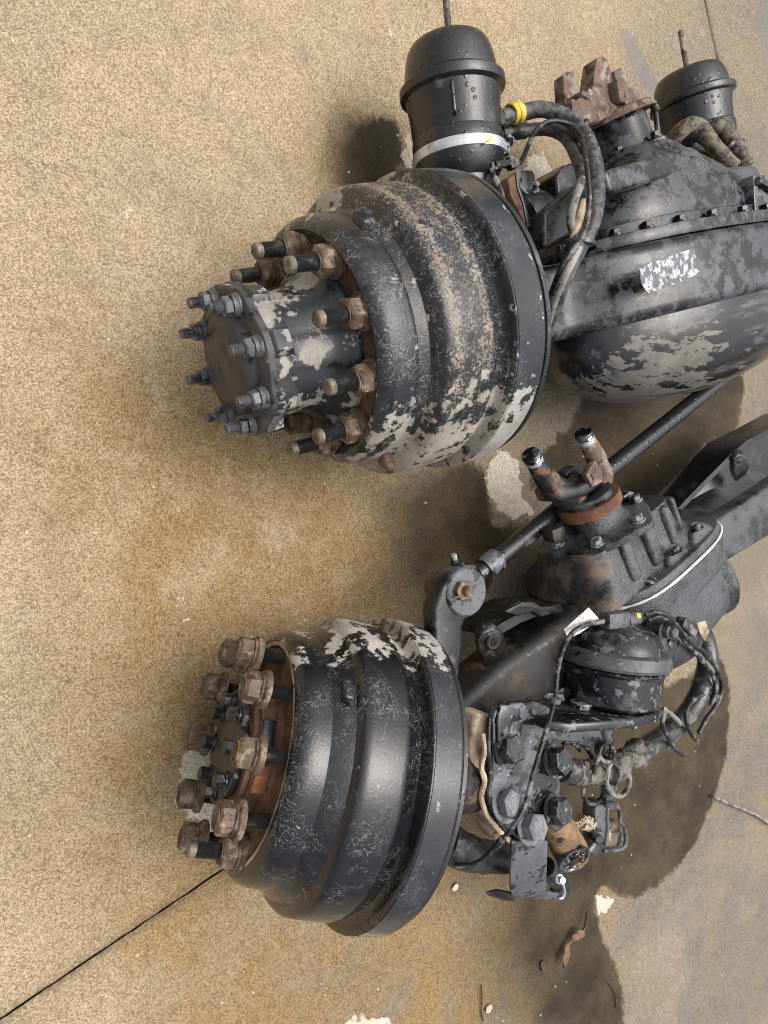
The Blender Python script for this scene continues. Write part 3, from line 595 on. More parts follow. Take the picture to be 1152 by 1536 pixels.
build('vent_tube', tube([A1.at(981, 152, .045), A1.at(985, 185, .05), A1.at(989, 215, .05)], .0055, 10).join(tube([A1.at(982, 160, .046), A1.at(983, 168, .047)], .009, 10, smooth=False)), M['housing'], ch2, A1)
# --- hoses of the first axle
def hose(name, fr, pts, r, mat, root, n=14, wob=.06, k=6): return build(name, tube([fr.at(*p) for p in pts], r, n, k, True, wob), mat, root, fr, 50)
h1 = hose('air_hose', A1, [(752, 177, .01), (782, 169, .02), (815, 164, .04), (850, 176, .065), (877, 204, .10), (892, 245, .13), (895, 298, .145), (886, 340, .15), (868, 372, .15), (846, 418, .135), (828, 466, .09), (812, 508, .03)], .0142, M['rubber'], R1)
h2 = hose('air_hose', A1, [(752, 199, -.01), (785, 196, .0), (822, 194, .02), (848, 206, .05), (864, 232, .09), (874, 262, .115), (880, 305, .13), (873, 350, .135), (852, 398, .128), (832, 444, .10), (818, 492, .05)], .0115, M['rubber'], R1)
for (px, py, h, d) in ((769, 170, .015, (1, .25, .1)), (776, 169, .018, (1, .25, .1))):
    build('hose_ferrule', ring([(-.006, .014), (-.006, .0168), (-.004, .0182), (.004, .0182), (.006, .0168), (.006, .014)], 28, mat_from(A1.at(px, py, h), d)), M['yellow'], h1, A1)
build('crimp_sleeve', lathe([(0, .012), (.004, .0155), (.012, .0150), (.014, .0145), (.026, .0155), (.028, .0145), (.040, .0155), (.044, .012)], 24, mat_from(A1.at(762, 198, -.008), (1, .05, .05))), M['black'], h2, A1)
def tie(fr, p, d, rx, name, root, mat=None): return build(name, ring([(-.0035, rx-.001), (-.0035, rx+.0015), (.0035, rx+.0015), (.0035, rx-.001)], 24, mat_from(p, d)), mat or M['black'], root, fr)
tie(A1, A1.at(880, 211, .105), (.55, -.8, .4), .0158, 'cable_tie', h1); tie(A1, A1.at(874, 193, .09), (.7, -.6, .4), .0158, 'cable_tie', h1)
tie(A1, A1.at(868, 368, .145), (-.35, -1, -.05), .028, 'cable_tie', h1)
hose('sensor_cable', A1, [(742, 246, .01), (762, 249, .03), (779, 245, .045), (790, 224, .06), (802, 198, .08), (824, 182, .095), (854, 186, .105), (872, 205, .125), (880, 250, .16), (884, 300, .17), (878, 345, .17), (862, 372, .165), (842, 400, .15), (826, 440, .11)], .0042, M['cable'], R1, 8, 0)
hose('sensor_cable', A1, [(874, 268, .13), (862, 300, .13), (856, 330, .13), (862, 352, .135), (868, 370, .16), (848, 412, .15), (830, 456, .11), (818, 500, .06)], .0075, M['cable_grey'], R1, 8, 0)
hose('hose_sleeve', A1, [(884, 285, .125), (874, 312, .13), (866, 340, .135), (860, 366, .14)], .009, M['mud_pale'], R1, 8, .1)
hose('air_hose', A1, [(1008, 212, .02), (1020, 198, .04), (1036, 187, .055), (1052, 192, .06), (1064, 210, .07), (1082, 232, .085), (1102, 252, .10)], .0165, M['hose_tan'], R1)
hose('air_hose', A1, [(1066, 205, .02), (1074, 190, .04), (1086, 190, .05), (1096, 206, .055), (1108, 226, .06), (1120, 250, .07)], .0165, M['hose_tan'], R1)
hose('air_hose', A1, [(1040, 222, .02), (1062, 238, .05), (1082, 252, .07), (1098, 258, .085)], .012, M['rubber'], R1)
tie(A1, A1.at(1091, 221, .085), (.4, -.8, .3), .020, 'cable_tie', R1); tie(A1, A1.at(1104, 219, .055), (.4, -.9, .2), .0185, 'cable_tie', R1)
# --- bracket and slack adjuster between chamber and drum
br = bevel(pprism(A1, [(762, 268), (775, 258), (781, 262), (778, 276), (786, 300), (794, 330), (790, 340), (776, 312), (766, 292)], .055, .11, 0), .003, 2)
brk = build('chamber_bracket', br, M['rust'], R1, A1)
build('bracket_edge', bevel(pprism(A1, [(774, 258), (781, 256), (783, 266), (781, 280), (790, 305), (797, 338), (792, 342), (785, 305), (776, 280)], .058, .02, 0), .002, 2), M['arm'], brk, A1)
build('chamber_stem', lathe([(-.09, .052), (.0, .060), (.02, .064)], 40, mat_from(c10+Vector((-.0, 0, 0)), c11-c10)), M['black'], ch1, A1)
build('slack_adjuster', lathe([(-.03, .030), (-.026, .040), (-.012, .044), (.012, .044), (.026, .040), (.03, .030)], 36, mat_from(A1.at(798, 325, .015), (1, .15, .1))).join(box(A1.at(790, 295, .0), (.04, .09, .03), None, .01)), M['arm'], R1, A1, 40)
tp = build('anchor_tab', slab_poly([A1.at(*q, .035) for q in ((774, 272), (784, 272), (799, 286), (818, 297), (803, 298), (786, 288))], .005, .001), M['grey_plate'], R1, A1)
build('tab_bolt', lathe([(0, .009), (.004, .009), (.004, .006), (.016, .006)], 12, mat_from(A1.at(801, 286, .036), (-.3, .5, .8))), M['bolt'], tp, A1)
build('brake_tube', tube([A1.at(752, 247, .03), A1.at(738, 252, .03), A1.at(741, 266, .04), A1.at(750, 284, .05), A1.at(755, 304, .05)], .0055, 8).join(tube([A1.at(742, 247, .035), A1.at(775, 243, .04)], .006, 8, smooth=False)).join(box(A1.at(738, 248, .03), (.014, .02, .014), None, .002)).join(box(A1.at(766, 245, .035), (.012, .022, .014), None, .002)), M['cable'], R1, A1)
build('beam_clamp', bevel(pprism(A1, [(1130, 262), (1150, 262), (1160, 325), (1133, 318)], .165, .06, 0), .004).join(tube([A1.at(1136, 270, .17), A1.at(1160, 285, .17)], .007, 8, smooth=False)), M['plate'], R1, A1)

# ================================================================ second axle (steer axle whose wheel end is turned)
R2 = thing('steer_axle', 'black steer axle with nuts standing on long wheel studs, a tie rod and tangled hose', 'truck axle', Frame((A3.O.x, A3.O.y, 0), 31).M)
C0, C1 = .1759, .2262
def wear2(p):
    a = ang(p); w = 0
    if a > 44: w += .22*min(1, (a-44)/16)*(1 if p.x > .055 else .6)
    if a < -66: w += .14*min(1, (-a-66)/14)
    return w-.02
def rub2(p):
    a = ang(p); return .10*bumpf(p.x, .07, .014)*smoothstep(10, -40, a)+.10*smoothstep(-20, -55, a)*bumpf(p.x, .05, .05)+.06*smoothstep(30, 50, a)-.06
dr2 = drum(R2, A2, C0, C1, M['drum_gloss'], M['band'], wear2, 144, rub2)
build('hub_flange', ring([(.0047, .090), (.0047, .118), (.0040, .121), (.0040, .1545), (.022, .1545), (.022, .090)], 96), M['rust'], R2, A2)
build('rim_crust', ring([(.0015, .158), (.0005, .1625), (.0015, .166), (.004, .168), (.004, .157)], 120), M['mud_pale'], dr2, A2)
hb2 = build('wheel_hub', lathe([(.006, .121), (.002, .1195), (-.001, .113), (-.003, .104), (-.010, .1015), (-.022, .1005), (-.0225, .094), (-.030, .093), (-.0305, .0)], 96), M['rust'], R2, A2)
for k in range(5):                           # raised pilot pads between the studs
    a = rad(83.6-36*2*k-18)
    b = box((-.010, 0, .1035), (.020, .040, .010), None, .002).xf(Matrix.Rotation(-a, 4, 'X')); build('pilot_pad', b, M['rust_orange'] if k in (0, 1, 4) else M['arm'], hb2, A2)
    a = rad(83.6-36*2*k+12)
    b = box((-.012, 0, .1000), (.018, .050, .012), None, .002).xf(Matrix.Rotation(-a, 4, 'X')); build('pilot_pad', b, M['arm'], hb2, A2)
dfl = lathe([(-.030, .076), (-.031, .080), (-.040, .081), (-.042, .078), (-.043, .052), (-.0445, .048), (-.0455, .02), (-.0455, 0)], 120, None, lambda t, a: 1-.13*max(0, math.cos(8*a+.9))**2)
df2 = build('drive_flange', dfl, M['oily'], R2, A2, 30)
DB = hexbolt(.0100, .014, 'flange_bolt', M['oily'])
for k in range(8): put(DB, 'flange_bolt', df2, outward(A2, -.0425, .064, 45*k+12, 17*k))
for k in range(10):
    a = 83.64-36*k
    if k == 4:                               # one nut is still run home, its stud stands out
        s_ = put(STUD_ME, 'wheel_stud', R2, outward(A2, .004, .143, a)); put(TIP_ME, 'stud_tip', s_, outward(A2, .004, .143, a)); put(NUT_ME, 'lug_nut', s_, outward(A2, .004, .143, a, 11)); continue
    s_ = put(STUD2_ME, 'wheel_stud', R2, outward(A2, .008, .143, a, 31*k))
    put(NUT_ME, 'lug_nut', s_, outward(A2, -.0315, .143, a, 37*k))
lg = A2.cyl(522, 1035, .205); a = math.atan2(lg.y, lg.z)
build('balance_lug', box((0, 0, 0), (.016, .034, .014), Matrix.Translation(lg) @ Matrix.Rotation(-a, 4, 'X'), .005, 3), M['drum_gloss'], dr2, A2)
build('dust_shield', ring([(C1+.002, .10), (C1+.002, .226), (C1+.004, .230), (C1+.010, .230), (C1+.011, .225), (C1+.009, .10)], 96), M['black'], R2, A2)
build('brake_spider', ring([(C1+.016, .05), (C1+.016, .166), (C1+.018, .170), (C1+.036, .170), (C1+.038, .166), (C1+.038, .05)], 64), M['plate'], R2, A2)

# beam, gear housing and carrier
def ysec(x, y0, y1, z0, z1, r): return [(x, y, z) for y, z in rrect(y0, y1, z0, z1, r, 4)]
bl = loft([ysec(-.47, -.060, .060, -.085, .035, .02), ysec(-.36, -.062, .062, -.075, .030, .02), ysec(-.2, -.075, .055, -.08, .045, .025), ysec(-.1, -.09, .05, -.1, .07, .03), ysec(0, -.12, .03, -.12, .09, .04)])
build('axle_beam', bl, M['cast_mud'], R2, A3, 40)
br_ = loft([ysec(x, y0, y1, z0, z1, r) for x, y0, y1, z0, z1, r in ((.14, -.13, .0, -.11, .085, .03), (.22, -.115, -.002, -.10, .050, .018), (.27, -.118, -.012, -.095, .034, .010), (.30, -.122, -.018, -.09, .030, .009), (.42, -.145, -.034, -.085, .030, .009), (.55, -.170, -.050, -.08, .030, .009), (1.0, -.25, -.11, -.07, .03, .009))])
build('axle_beam', br_, M['cast'], R2, A3, 40)
web = []
for x, y1, z1, z0, yb in ((.20, .03, -.02, -.09, -.02), (.27, .042, -.015, -.085, -.03), (.34, .056, -.005, -.08, -.04), (.40, .072, .01, -.075, -.045), (.44, .084, .022, -.07, -.05), (.50, .088, .028, -.07, -.06), (.57, .076, .028, -.07, -.07), (.75, .05, .028, -.07, -.10)):
    web.append([(x, yb, z0), (x, y1, z0), (x, y1+.004, z1*.4+z0*.6), (x, y1, z1), (x, y1-.012, z1), (x, y1-.028, (z0+z1)/2-.02), (x, yb+.05, (z0+z1)/2-.012), (x, yb, .0)])
build('spring_seat', loft(web), M['gloss'], R2, A3, 30)
def pad_wall(px, hole, name='pad_wall'):
    pts = [A3.w(A3.at(*q)) for q in px]
    m = slab_poly(pts, .022, .005); o = build(name, m, M['arm'], R2, None, 40)
    c = Vector(A3.w(A3.at(*hole))); nrm = (pts[1]-pts[0]).cross(pts[2]-pts[0]).normalized(); nrm = nrm if nrm.z > 0 else -nrm
    build('pin_hole', ring([(.0, .008), (.002, .0125), (.0, .0145), (-.01, .0145), (-.01, .008)], 24, mat_from(c, nrm)).join(lathe([(.0005, .0085), (.0005, 0)], 24, mat_from(c, nrm))), M['twig'], o, None)
pad_wall([(717, 962, .03), (724, 948, .035), (742, 941, .04), (756, 952, .04), (764, 980, .02), (762, 1000, 0), (742, 1014, -.02), (730, 1004, -.015), (718, 975, .02)], (741, 963, .036))
pad_wall([(1100, 690, .03), (1107, 682, .035), (1118, 682, .04), (1126, 700, .03), (1120, 712, .01), (1104, 725, -.01), (1100, 710, 0)], (1108, 691, .028))
lw = []
for (px, py, h, th) in ((738, 945, .03, .10), (752, 935, .035, .10), (775, 922, .04, .11), (800, 912, .04, .12), (840, 905, .03, .12)):
    p = A3.at(px, py, h); lw.append([(p.x, p.y, h), (p.x, p.y-.018, h), (p.x, p.y-.02, h-th), (p.x, p.y, h-th)])
build('spring_seat', loft(lw), M['gloss'], R2, A3, 30)
build('seat_floor', bevel(pprism(A3, [(725, 1005), (760, 975), (800, 950), (850, 930), (850, 990), (800, 1030), (740, 1060), (720, 1045)], -.03, .05, 0), .006), M['cast_mud'], R2, A3)
build('torn_lining', bevel(pprism(A3, [(757, 918), (770, 910), (783, 903), (800, 902), (812, 910), (835, 908), (838, 920), (812, 925), (800, 918), (780, 925), (768, 921)], .05, .02, 0), .003), M['gloss'], R2, A3)
# bowl
FX, FZ, SX, SZ = .070, -.045, .190, .178
def el(y, cx, cz, sx, sz, e=.6, n=120): return [(cx+sx*math.copysign(abs(math.cos(a))**e, math.cos(a)), y, cz+sz*math.copysign(abs(math.sin(a))**e, math.sin(a))) for a in [2*math.pi*i/n for i in range(n)]]
bw = []
prof = [(.019, 1.0), (.010, 1.0), (-.004, .985), (-.03, .965)]+[(-.04-.01*i, .955) for i in range(9)]+[(-.12-.095*math.sin(rad(6*i)), .945*math.cos(rad(6*i))**.62) for i in range(1, 15)]
for y, k in prof: bw.append(el(y, FX+.03*smoothstep(0, -.2, y), FZ, SX*max(k, .06), SZ*max(k, .06)))
bowl = loft(bw)
for p in bowl.v:                             # the pressed panel in the top of the bowl
    if p.z > 0:
        d = smoothstep(.045, .065, p.x)*smoothstep(.205, .185, p.x)*smoothstep(-.045, -.06, p.y)*smoothstep(-.22, -.19, p.y); p.z -= .020*d
bwl = build('gear_housing', bowl, M['cast'], R2, A3, 40)
build('gasket_bead', ring([(0, 0)], 4) if False else tube([Vector(p)+Vector((0, .0, .0)) for p in el(.0205, FX, FZ, SX*1.003, SZ*1.003)[:61]], lambda t: .0022+.0018*(mnoise.noise(Vector((t*23, 1, 0)))+.3), 8, 2), M['white'], bwl, A3)
cfl = build('carrier_flange', bevel(loft([el(.022, FX, FZ, SX*.995, SZ*.995), el(.040, FX, FZ, SX*.985, SZ*.985)]), .003), M['cast'], R2, A3)
lug = bevel(pprism(A3, [(1040, 800), (1052, 782), (1068, 786), (1078, 798), (1082, 808), (1062, 832), (1045, 845)], .118, .10, 0), .010, 3); build('flange_lug', lug, M['cast'], cfl, A3)
lug = bevel(pprism(A3, [(1005, 832), (1018, 818), (1042, 822), (1040, 842), (1018, 858), (1004, 850)], .118, .10, 0), .010, 3); build('flange_lug', lug, M['cast'], cfl, A3)
for px, py, h in ((1045, 795, .128), (1013, 828, .125), (1003, 862, .11), (978, 878, .11), (942, 895, .09), (905, 905, .06)):
    put(SMALLB, 'bolt', cfl, A3.M @ mat_from(A3.at(px, py, h), (-.05, 1, .1)))
cc = []
for y, x0, x1, z0, z1, r in ((.040, -.150, .200, -.10, .105, .05), (.055, -.140, .180, -.095, .105, .045), (.075, -.130, .150, -.09, .102, .045), (.12, -.124, .125, -.08, .100, .04), (.152, -.120, .112, -.07, .100, .035)):
    cc.append([(x, y, z) for x, z in rrect(x0-.012, x1, z0, z1, r, 9)])
gcar = build('gear_carrier', loft(cc), M['carrier_mud'], R2, A3, 40, lambda p: .18*smoothstep(-.075, -.130, p.x)-.12)
for x, wd, y0, y1, z in ((-.055, .030, .06, .150, .106), (.012, .034, .055, .150, .108), (.075, .022, .06, .148, .106), (.108, .014, .075, .150, .10)):
    build('cast_rib', box((x, (y0+y1)/2, z-.012), (wd, y1-y0, .034), None, .009, 3), M['cast'], gcar, A3)
PX2 = -.022; PZ2 = .03
def P2(prof, n=64, rf=None): return lathe(prof, n, None, rf).xf(mat_from((PX2, 0, PZ2), (-.05, 1, 0)))
pc = build('pinion_cage', P2([(.150, .098), (.152, .100), (.164, .100), (.166, .097), (.1665, .066), (.170, .060), (.176, .056), (.206, .053), (.206, 0)], 72, lambda t, a: 1+.16*max(0, math.cos(3*a+.4))**4 if t < .1662 else 1), M['cast'], R2, A3, 35)
PM2 = A3.M @ mat_from((PX2, 0, PZ2), (-.05, 1, 0))
for k in range(6): put(SMALLB, 'bolt', pc, PM2 @ Matrix.Translation((.166, .090*math.sin(rad(60*k-8)), .090*math.cos(rad(60*k-8)))))
build('cage_lug', bevel(pprism(A3, [(828, 796), (846, 788), (850, 798), (846, 812), (832, 814)], .03, .03, 0), .004), M['cast_mud'], pc, A3)
build('cage_lug', bevel(pprism(A3, [(936, 744), (946, 736), (962, 742), (962, 756), (944, 758)], .05, .03, 0), .004), M['plate'], pc, A3)
build('pinion_seal_ring', P2([(.200, .050), (.2005, .0615), (.203, .0628), (.220, .0628), (.2225, .0615), (.223, .045)], 64), M['ring_rust'], R2, A3, 30)
y2 = build('drive_yoke', P2([(.215, .05), (.228, .054), (.234, .050), (.236, .040), (.236, .022), (.23, .018), (.23, 0)], 48), M['arm'], R2, A3, 40)
def ear(pts, rr, mat, nm='yoke_ear'):
    m = tube([A3.at(*p) for p in pts], rr, 18, 6, True, .10); return build(nm, m, mat, y2, A3, 50)
ear([(858, 748, .02), (846, 741, .026), (834, 731, .032), (820, 719, .038), (810, 705, .045), (802, 693, .050)], lambda t: .015*(1-t)**1.2+.0160, M['fork'])
ear([(886, 738, .02), (896, 727, .026), (901, 713, .034), (897, 696, .042), (889, 676, .048), (880, 661, .052)], lambda t: .013*(1-t)**1.2+.0160, M['rust_pale'])
build('yoke_crown', bevel(pprism(A3, [(840, 754), (832, 736), (842, 722), (854, 727), (868, 728), (880, 721), (890, 708), (904, 712), (910, 724), (882, 745)], .058, .06, 0), .012, 3), M['fork'], y2, A3)
build('strap_tab', bevel(pprism(A3, [(880, 712), (886, 700), (894, 690), (903, 705), (906, 722), (889, 732)], .065, .016, 0), .003).join(pprism(A3, [(888, 712), (894, 708), (898, 716), (891, 720)], .068, .004, .001)), M['rust_pale'], y2, A3)
build('strap_tab', bevel(pprism(A3, [(893, 662), (902, 672), (912, 684), (908, 690), (898, 680)], .062, .02, 0), .003), M['rust_pale'], y2, A3)
build('strap_tab', bevel(pprism(A3, [(846, 710), (862, 698), (872, 706), (868, 720), (856, 726)], .0, .03, 0), .004), M['arm'], y2, A3)
build('strap_tab', bevel(pprism(A3, [(806, 690), (814, 694), (830, 718), (845, 722), (840, 727), (824, 722)], .058, .01, 0), .002), M['rust'], y2, A3)
for (px, py, h, qx, qy) in ((801, 691, .05, 794, 679), (879, 660, .052, 871, 641)):
    a, b = A3.at(px, py, h), A3.at(qx, qy, h+.006); d = b-a
    build('bearing_cup', lathe([(-.004, .0165), (.004, .0172), (.006, .0172), (.006, 0)], 24, mat_from(a, d)), M['silver'], y2, A3)
    build('bearing_cap', lathe([(.005, .0165), (.008, .0172), (.016, .0176), (.0185, .0165), (.0185, 0)], 24, mat_from(a, d)), M['plate'], y2, A3)
    build('needle_window', box((.0105, .006, .0145), (.006, .013, .006), mat_from(a, d), .001), M['silver'], y2, A3)

# --- steering arm and tie rod
t0, t1 = at(716, 862, .205), at(1075, 575, .205); td = (t1-t0).normalized()
build('tie_rod', tube([t0, t0+td*.02, t0+td*.05, t0+td*.4, t0+td*1.0, t0+td*1.45], lambda t: .0165 if t < .03 else .0185, 20, 1, True, 0, False), M['black'], R2)
build('rod_clamp', ring([(-.018, .016), (-.018, .0235), (.018, .0235), (.018, .016)], 24, mat_from(t0+td*.035, td)).join(tube([at(683, 838, .235), at(686, 850, .225), at(692, 862, .212)], .0085, 10)).join(hexa(.013, -.008, .006, .12, mat_from(at(686, 851, .225), at(692, 862, .212)-at(683, 838, .235)))).join(box(at(696, 858, .215), (.05, .03, .025), None, .008)), M['plate'], R2)
build('bolt_end', lathe([(-.012, .005), (0, .005), (.002, .004), (.002, 0)], 12, mat_from(at(681, 833, .238), at(683, 838, .235)-at(686, 850, .225))), M['silver'], R2)
bs = at(689, 885, .262)
arm_s = [];  arm_pts = [(690, 886, .245, .043, .020), (676, 898, .242, .042, .020), (666, 918, .24, .037, .019), (664, 940, .24, .031, .019), (664, 962, .24, .031, .021), (655, 990, .235, .036, .025), (640, 1030, .23, .045, .03)]
pa = [at(a_, b_, c_) for a_, b_, c_, _, _ in arm_pts]
for i, (q, sp_) in enumerate(zip(pa, arm_pts)):
    d = (pa[min(i+1, 6)]-pa[max(i-1, 0)]); d.z = 0; d.normalize(); sd_ = Vector((-d.y, d.x, 0)); 
    arm_s.append([q+sd_*u+Vector((0, 0, v)) for u, v in rrect(-sp_[3], sp_[3], -sp_[4], sp_[4], .009, 3)])
sa = build('steering_arm', loft(arm_s), M['arm'], R2, None, 40)
build('arm_eye', lathe([(-.024, .040), (-.021, .043), (.018, .043), (.021, .040), (.021, 0)], 40, mat_from(at(690, 886, .245), (.02, .02, 1))), M['grey_plate'], sa)
build('ball_nut', lathe([(0, .020), (.003, .020)], 24, mat_from(bs, (.05, 0, 1))).join(hexa(.0175, .003, .016, .1, mat_from(bs, (.05, 0, 1)))).join(lathe([(.012, .0095), (.026, .0095), (.0275, .008), (.0275, 0)], 20, mat_from(bs, (.05, 0, 1)))).join(tube([bs+Vector((-.02, -.012, .012)), bs+Vector((0, -.004, .018)), bs+Vector((.024, .008, .014))], .0022, 6)), M['nut'], sa)
build('ball_boot', lathe([(-.075, .018), (-.07, .028), (-.055, .034), (-.04, .034), (-.03, .028), (-.024, .022)], 28, mat_from(at(690, 886, .245), (0, 0, 1))).join(box((0, 0, 0), (.05, .04, .04), Matrix.Translation(at(705, 872, .205)), .014)), M['plate'], sa)

# --- knuckle, bracket plates and bolts
def wprism(pts, z, th, bv=.003, seg=2):
    """plate with its top face at height z (one value, or one per corner)"""
    P = [at(px, py, z if not isinstance(z, (list, tuple)) else z[i]) for i, (px, py) in enumerate(pts)]
    return slab_poly(P, th, bv) if isinstance(z, (list, tuple)) else prism([(p.x, p.y) for p in P], z-th, z, None, bv, seg)
kn = build('steering_knuckle', lathe([(.262, .0), (.262, .118), (.275, .118), (.29, .095), (.335, .070), (.40, .055), (.46, .050), (.50, .045), (.50, 0)], 40, None, lambda t, a: 1+.10*math.cos(2*a)), M['cast_mud'], R2, A2, 45)
build('kingpin_boss', lathe([(-.16, .040), (-.15, .045), (-.05, .048), (-.02, .048), (-.012, .044), (-.012, 0)], 36, mat_from(A2.w((.40, .0, .02)), (0, .1, 1))), M['cast_mud'], kn)
build('lower_arm', tube([at(668, 1262, .27), at(690, 1274, .275), at(720, 1283, .26), at(760, 1288, .22), at(800, 1290, .18)], lambda t: .034-.010*t, 20, 6, True, .15), M['arm'], kn, None, 50)
build('mud_crust', wprism([(712, 1072), (742, 1072), (738, 1110), (733, 1160), (735, 1200), (752, 1235), (775, 1262), (755, 1270), (728, 1232), (714, 1190), (708, 1130)], .315, .06, .010, 3), M['mud_pale'], kn)
build('shield_edge', tube([at(724, 1100, .330), at(727, 1125, .332), at(722, 1150, .332), at(727, 1172, .332), at(722, 1195, .332), at(730, 1222, .330), at(748, 1245, .328), at(768, 1264, .322)], .0045, 8, 6, True, .25), M['mud_pale'], kn)
build('shield_edge', tube([at(734, 1076, .335), at(733, 1120, .336), at(736, 1160, .336), at(734, 1195, .336), at(745, 1225, .334), at(765, 1250, .33)], .004, 8, 6, True, .25), M['arm'], kn)
ZP = .338
pl = build('bracket_plate', wprism([(739, 1078), (744, 1066), (756, 1056), (800, 1050), (826, 1062), (831, 1090), (828, 1122), (841, 1130), (841, 1180), (838, 1222), (818, 1240), (812, 1262), (782, 1263), (760, 1244), (738, 1213), (735, 1190), (739, 1150)], ZP, .016, .004, 3), M['plate'], R2)
build('plate_step', wprism([(752, 1058), (800, 1052), (800, 1075), (770, 1085), (757, 1130), (748, 1130), (746, 1080)], ZP+.006, .01, .004, 3), M['plate'], pl)
build('lower_plate', wprism([(736, 1210), (760, 1245), (784, 1266), (766, 1272), (742, 1240), (728, 1214), (724, 1170), (735, 1170)], ZP-.018, .012, .004), M['arm'], pl)
build('back_plate', wprism([(826, 1100), (851, 1073), (912, 1087), (912, 1121), (880, 1119), (826, 1108)], .315, .008, .002), M['grey_plate'], pl)
BIG = hexbolt(.0222, .021, 'plate_bolt', M['bolt_dark'], True, True); BIGG = hexbolt(.0222, .021, 'plate_bolt', M['bolt_grey'], True, True)
for i, (px, py, z, g, sp_, d) in enumerate(((759, 1124, ZP, 0, 10, (.10, .30, .9)), (757, 1206, ZP, 1, 35, (.10, .30, .9)), (831, 1142, ZP+.004, 0, 20, (.16, .30, .9)), (831, 1216, ZP+.004, 0, 5, (.16, .25, .9)), (793, 1240, ZP, 1, 47, (.12, .25, .9)))):
    p = at(px, py, z)
    put(BIGG if g else BIG, 'plate_bolt', pl, mat_from(p, d) @ Matrix.Rotation(rad(sp_), 4, 'X'))
    if i in (2, 3, 4): build('bolt_spacer', lathe([(-.03, .024), (.0005, .024), (.0005, .0)], 28, mat_from(p, d)), M['arm'], pl)
# flat strap that hangs down and bends under
st = [(at(768, 1262, .334), at(822, 1262, .334)), (at(767, 1290, .325), at(821, 1290, .325)), (at(766, 1318, .315), at(820, 1318, .315)), (at(766, 1334, .305), at(819, 1334, .305)), (at(768, 1343, .290), at(819, 1344, .290)), (at(770, 1348, .27), at(819, 1350, .27)), (at(768, 1347, .25), at(817, 1349, .25)), (at(762, 1345, .22), at(810, 1347, .22))]
sm = MB(); 
for a, b in st: sm.v += [a, b]
for i in range(len(st)-1): sm.f.append((2*i, 2*i+1, 2*i+3, 2*i+2))
def thick(m, t):
    bm = bmesh.new(); vs = [bm.verts.new(p) for p in m.v]
    for q in m.f: bm.faces.new([vs[i] for i in q])
    bmesh.ops.recalc_face_normals(bm, faces=bm.faces); bmesh.ops.solidify(bm, geom=bm.faces[:], thickness=t)
    o = MB(); bm.verts.index_update(); o.v = [v.co.copy() for v in bm.verts]; o.f = [tuple(v.index for v in f.verts) for f in bm.faces]; bm.free(); return bevel(o, .0015, 2, 50)
strap = build('bent_strap', thick(sm, .006), M['grey_plate'], R2, None, 40)
build('strap_wing', wprism([(728, 1342), (745, 1338), (772, 1342), (772, 1352), (756, 1352)], [.275, .275, .285, .27, .265], .005, .001), M['arm'], strap)
build('strap_wing', wprism([(816, 1338), (842, 1342), (845, 1347), (840, 1350), (816, 1350)], [.285, .27, .265, .262, .27], .005, .001), M['grey_plate'], strap)
build('wire_hook', tube([at(838, 1348, .27), at(845, 1345, .27), at(846, 1332, .275), at(842, 1322, .28), at(838, 1316, .285)], .0028, 8), M['silver'], strap)
build('hook_bolt', lathe([(0, .009), (.004, .009), (.006, .006), (.014, .006), (.014, 0)], 14, mat_from(at(838, 1318, .28), (-.2, .2, .9))), M['silver'], strap)
# cam tube with its dirty end
c0, c1 = at(826, 1225, .285), at(866, 1291, .235)
ct = build('cam_tube', tube([c0, c0.lerp(c1, .3), c0.lerp(c1, .6), c0.lerp(c1, .80)], lambda t: .030+.004*t, 28, 5, True, .12), M['mud'], R2, None, 50)
cd = (c1-c0).normalized()*.35+Vector((-.3, -.1, .75)); cm_ = mat_from(at(862, 1291, .284), cd)
build('cam_end', lathe([(-.06, .026), (-.012, .030), (-.004, .034), (.0, .0335), (.001, .030), (-.004, .026), (-.004, .012), (.002, .011), (.003, 0)], 36, cm_), M['plate'], ct)
for k in range(6): build('end_bolt', hexa(.005, -.004, .003, .1, cm_ @ Matrix.Translation((0, .0195*math.cos(k*1.047), .0195*math.sin(k*1.047)))), M['bolt'], ct)
build('cam_lug', box((0, 0, 0), (.035, .03, .05), Matrix.Translation(at(878, 1268, .25)) @ Matrix.Rotation(rad(35), 4, 'Z'), .010, 3), M['plate'], ct)
build('return_spring', tube([at(848+46*t, 1222+10*math.sin(t*6.0)+22*t, .27)+Vector((.006*math.cos(t*60), .006*math.sin(t*60), 0)) for t in [i/50 for i in range(51)]], .0022, 6, 1, True, 0, False), M['mud_pale'], ct)
build('mud_sleeve', tube([at(870, 1232, .25), at(890, 1240, .245), at(908, 1252, .24)], .014, 14, 5, True, .2), M['mud_pale'], ct)
build('lower_link', tube([at(818, 1300, .21), at(840, 1325, .20), at(838, 1340, .2)], .02, 14), M['arm'], R2)
# --- brake chamber of the second axle on its edge-on bracket
Zc = .315
q0, q1 = at(914, 1052, Zc), at(926, 930, Zc+.005); cv = q1-q0; Lc = cv.length; CM3 = mat_from(q0, cv)
BM3 = Matrix.Translation(q0) @ (mat_from((0, 0, 0), cv).to_3x3().to_4x4()) @ Matrix.Rotation(rad(0), 4, 'Y')
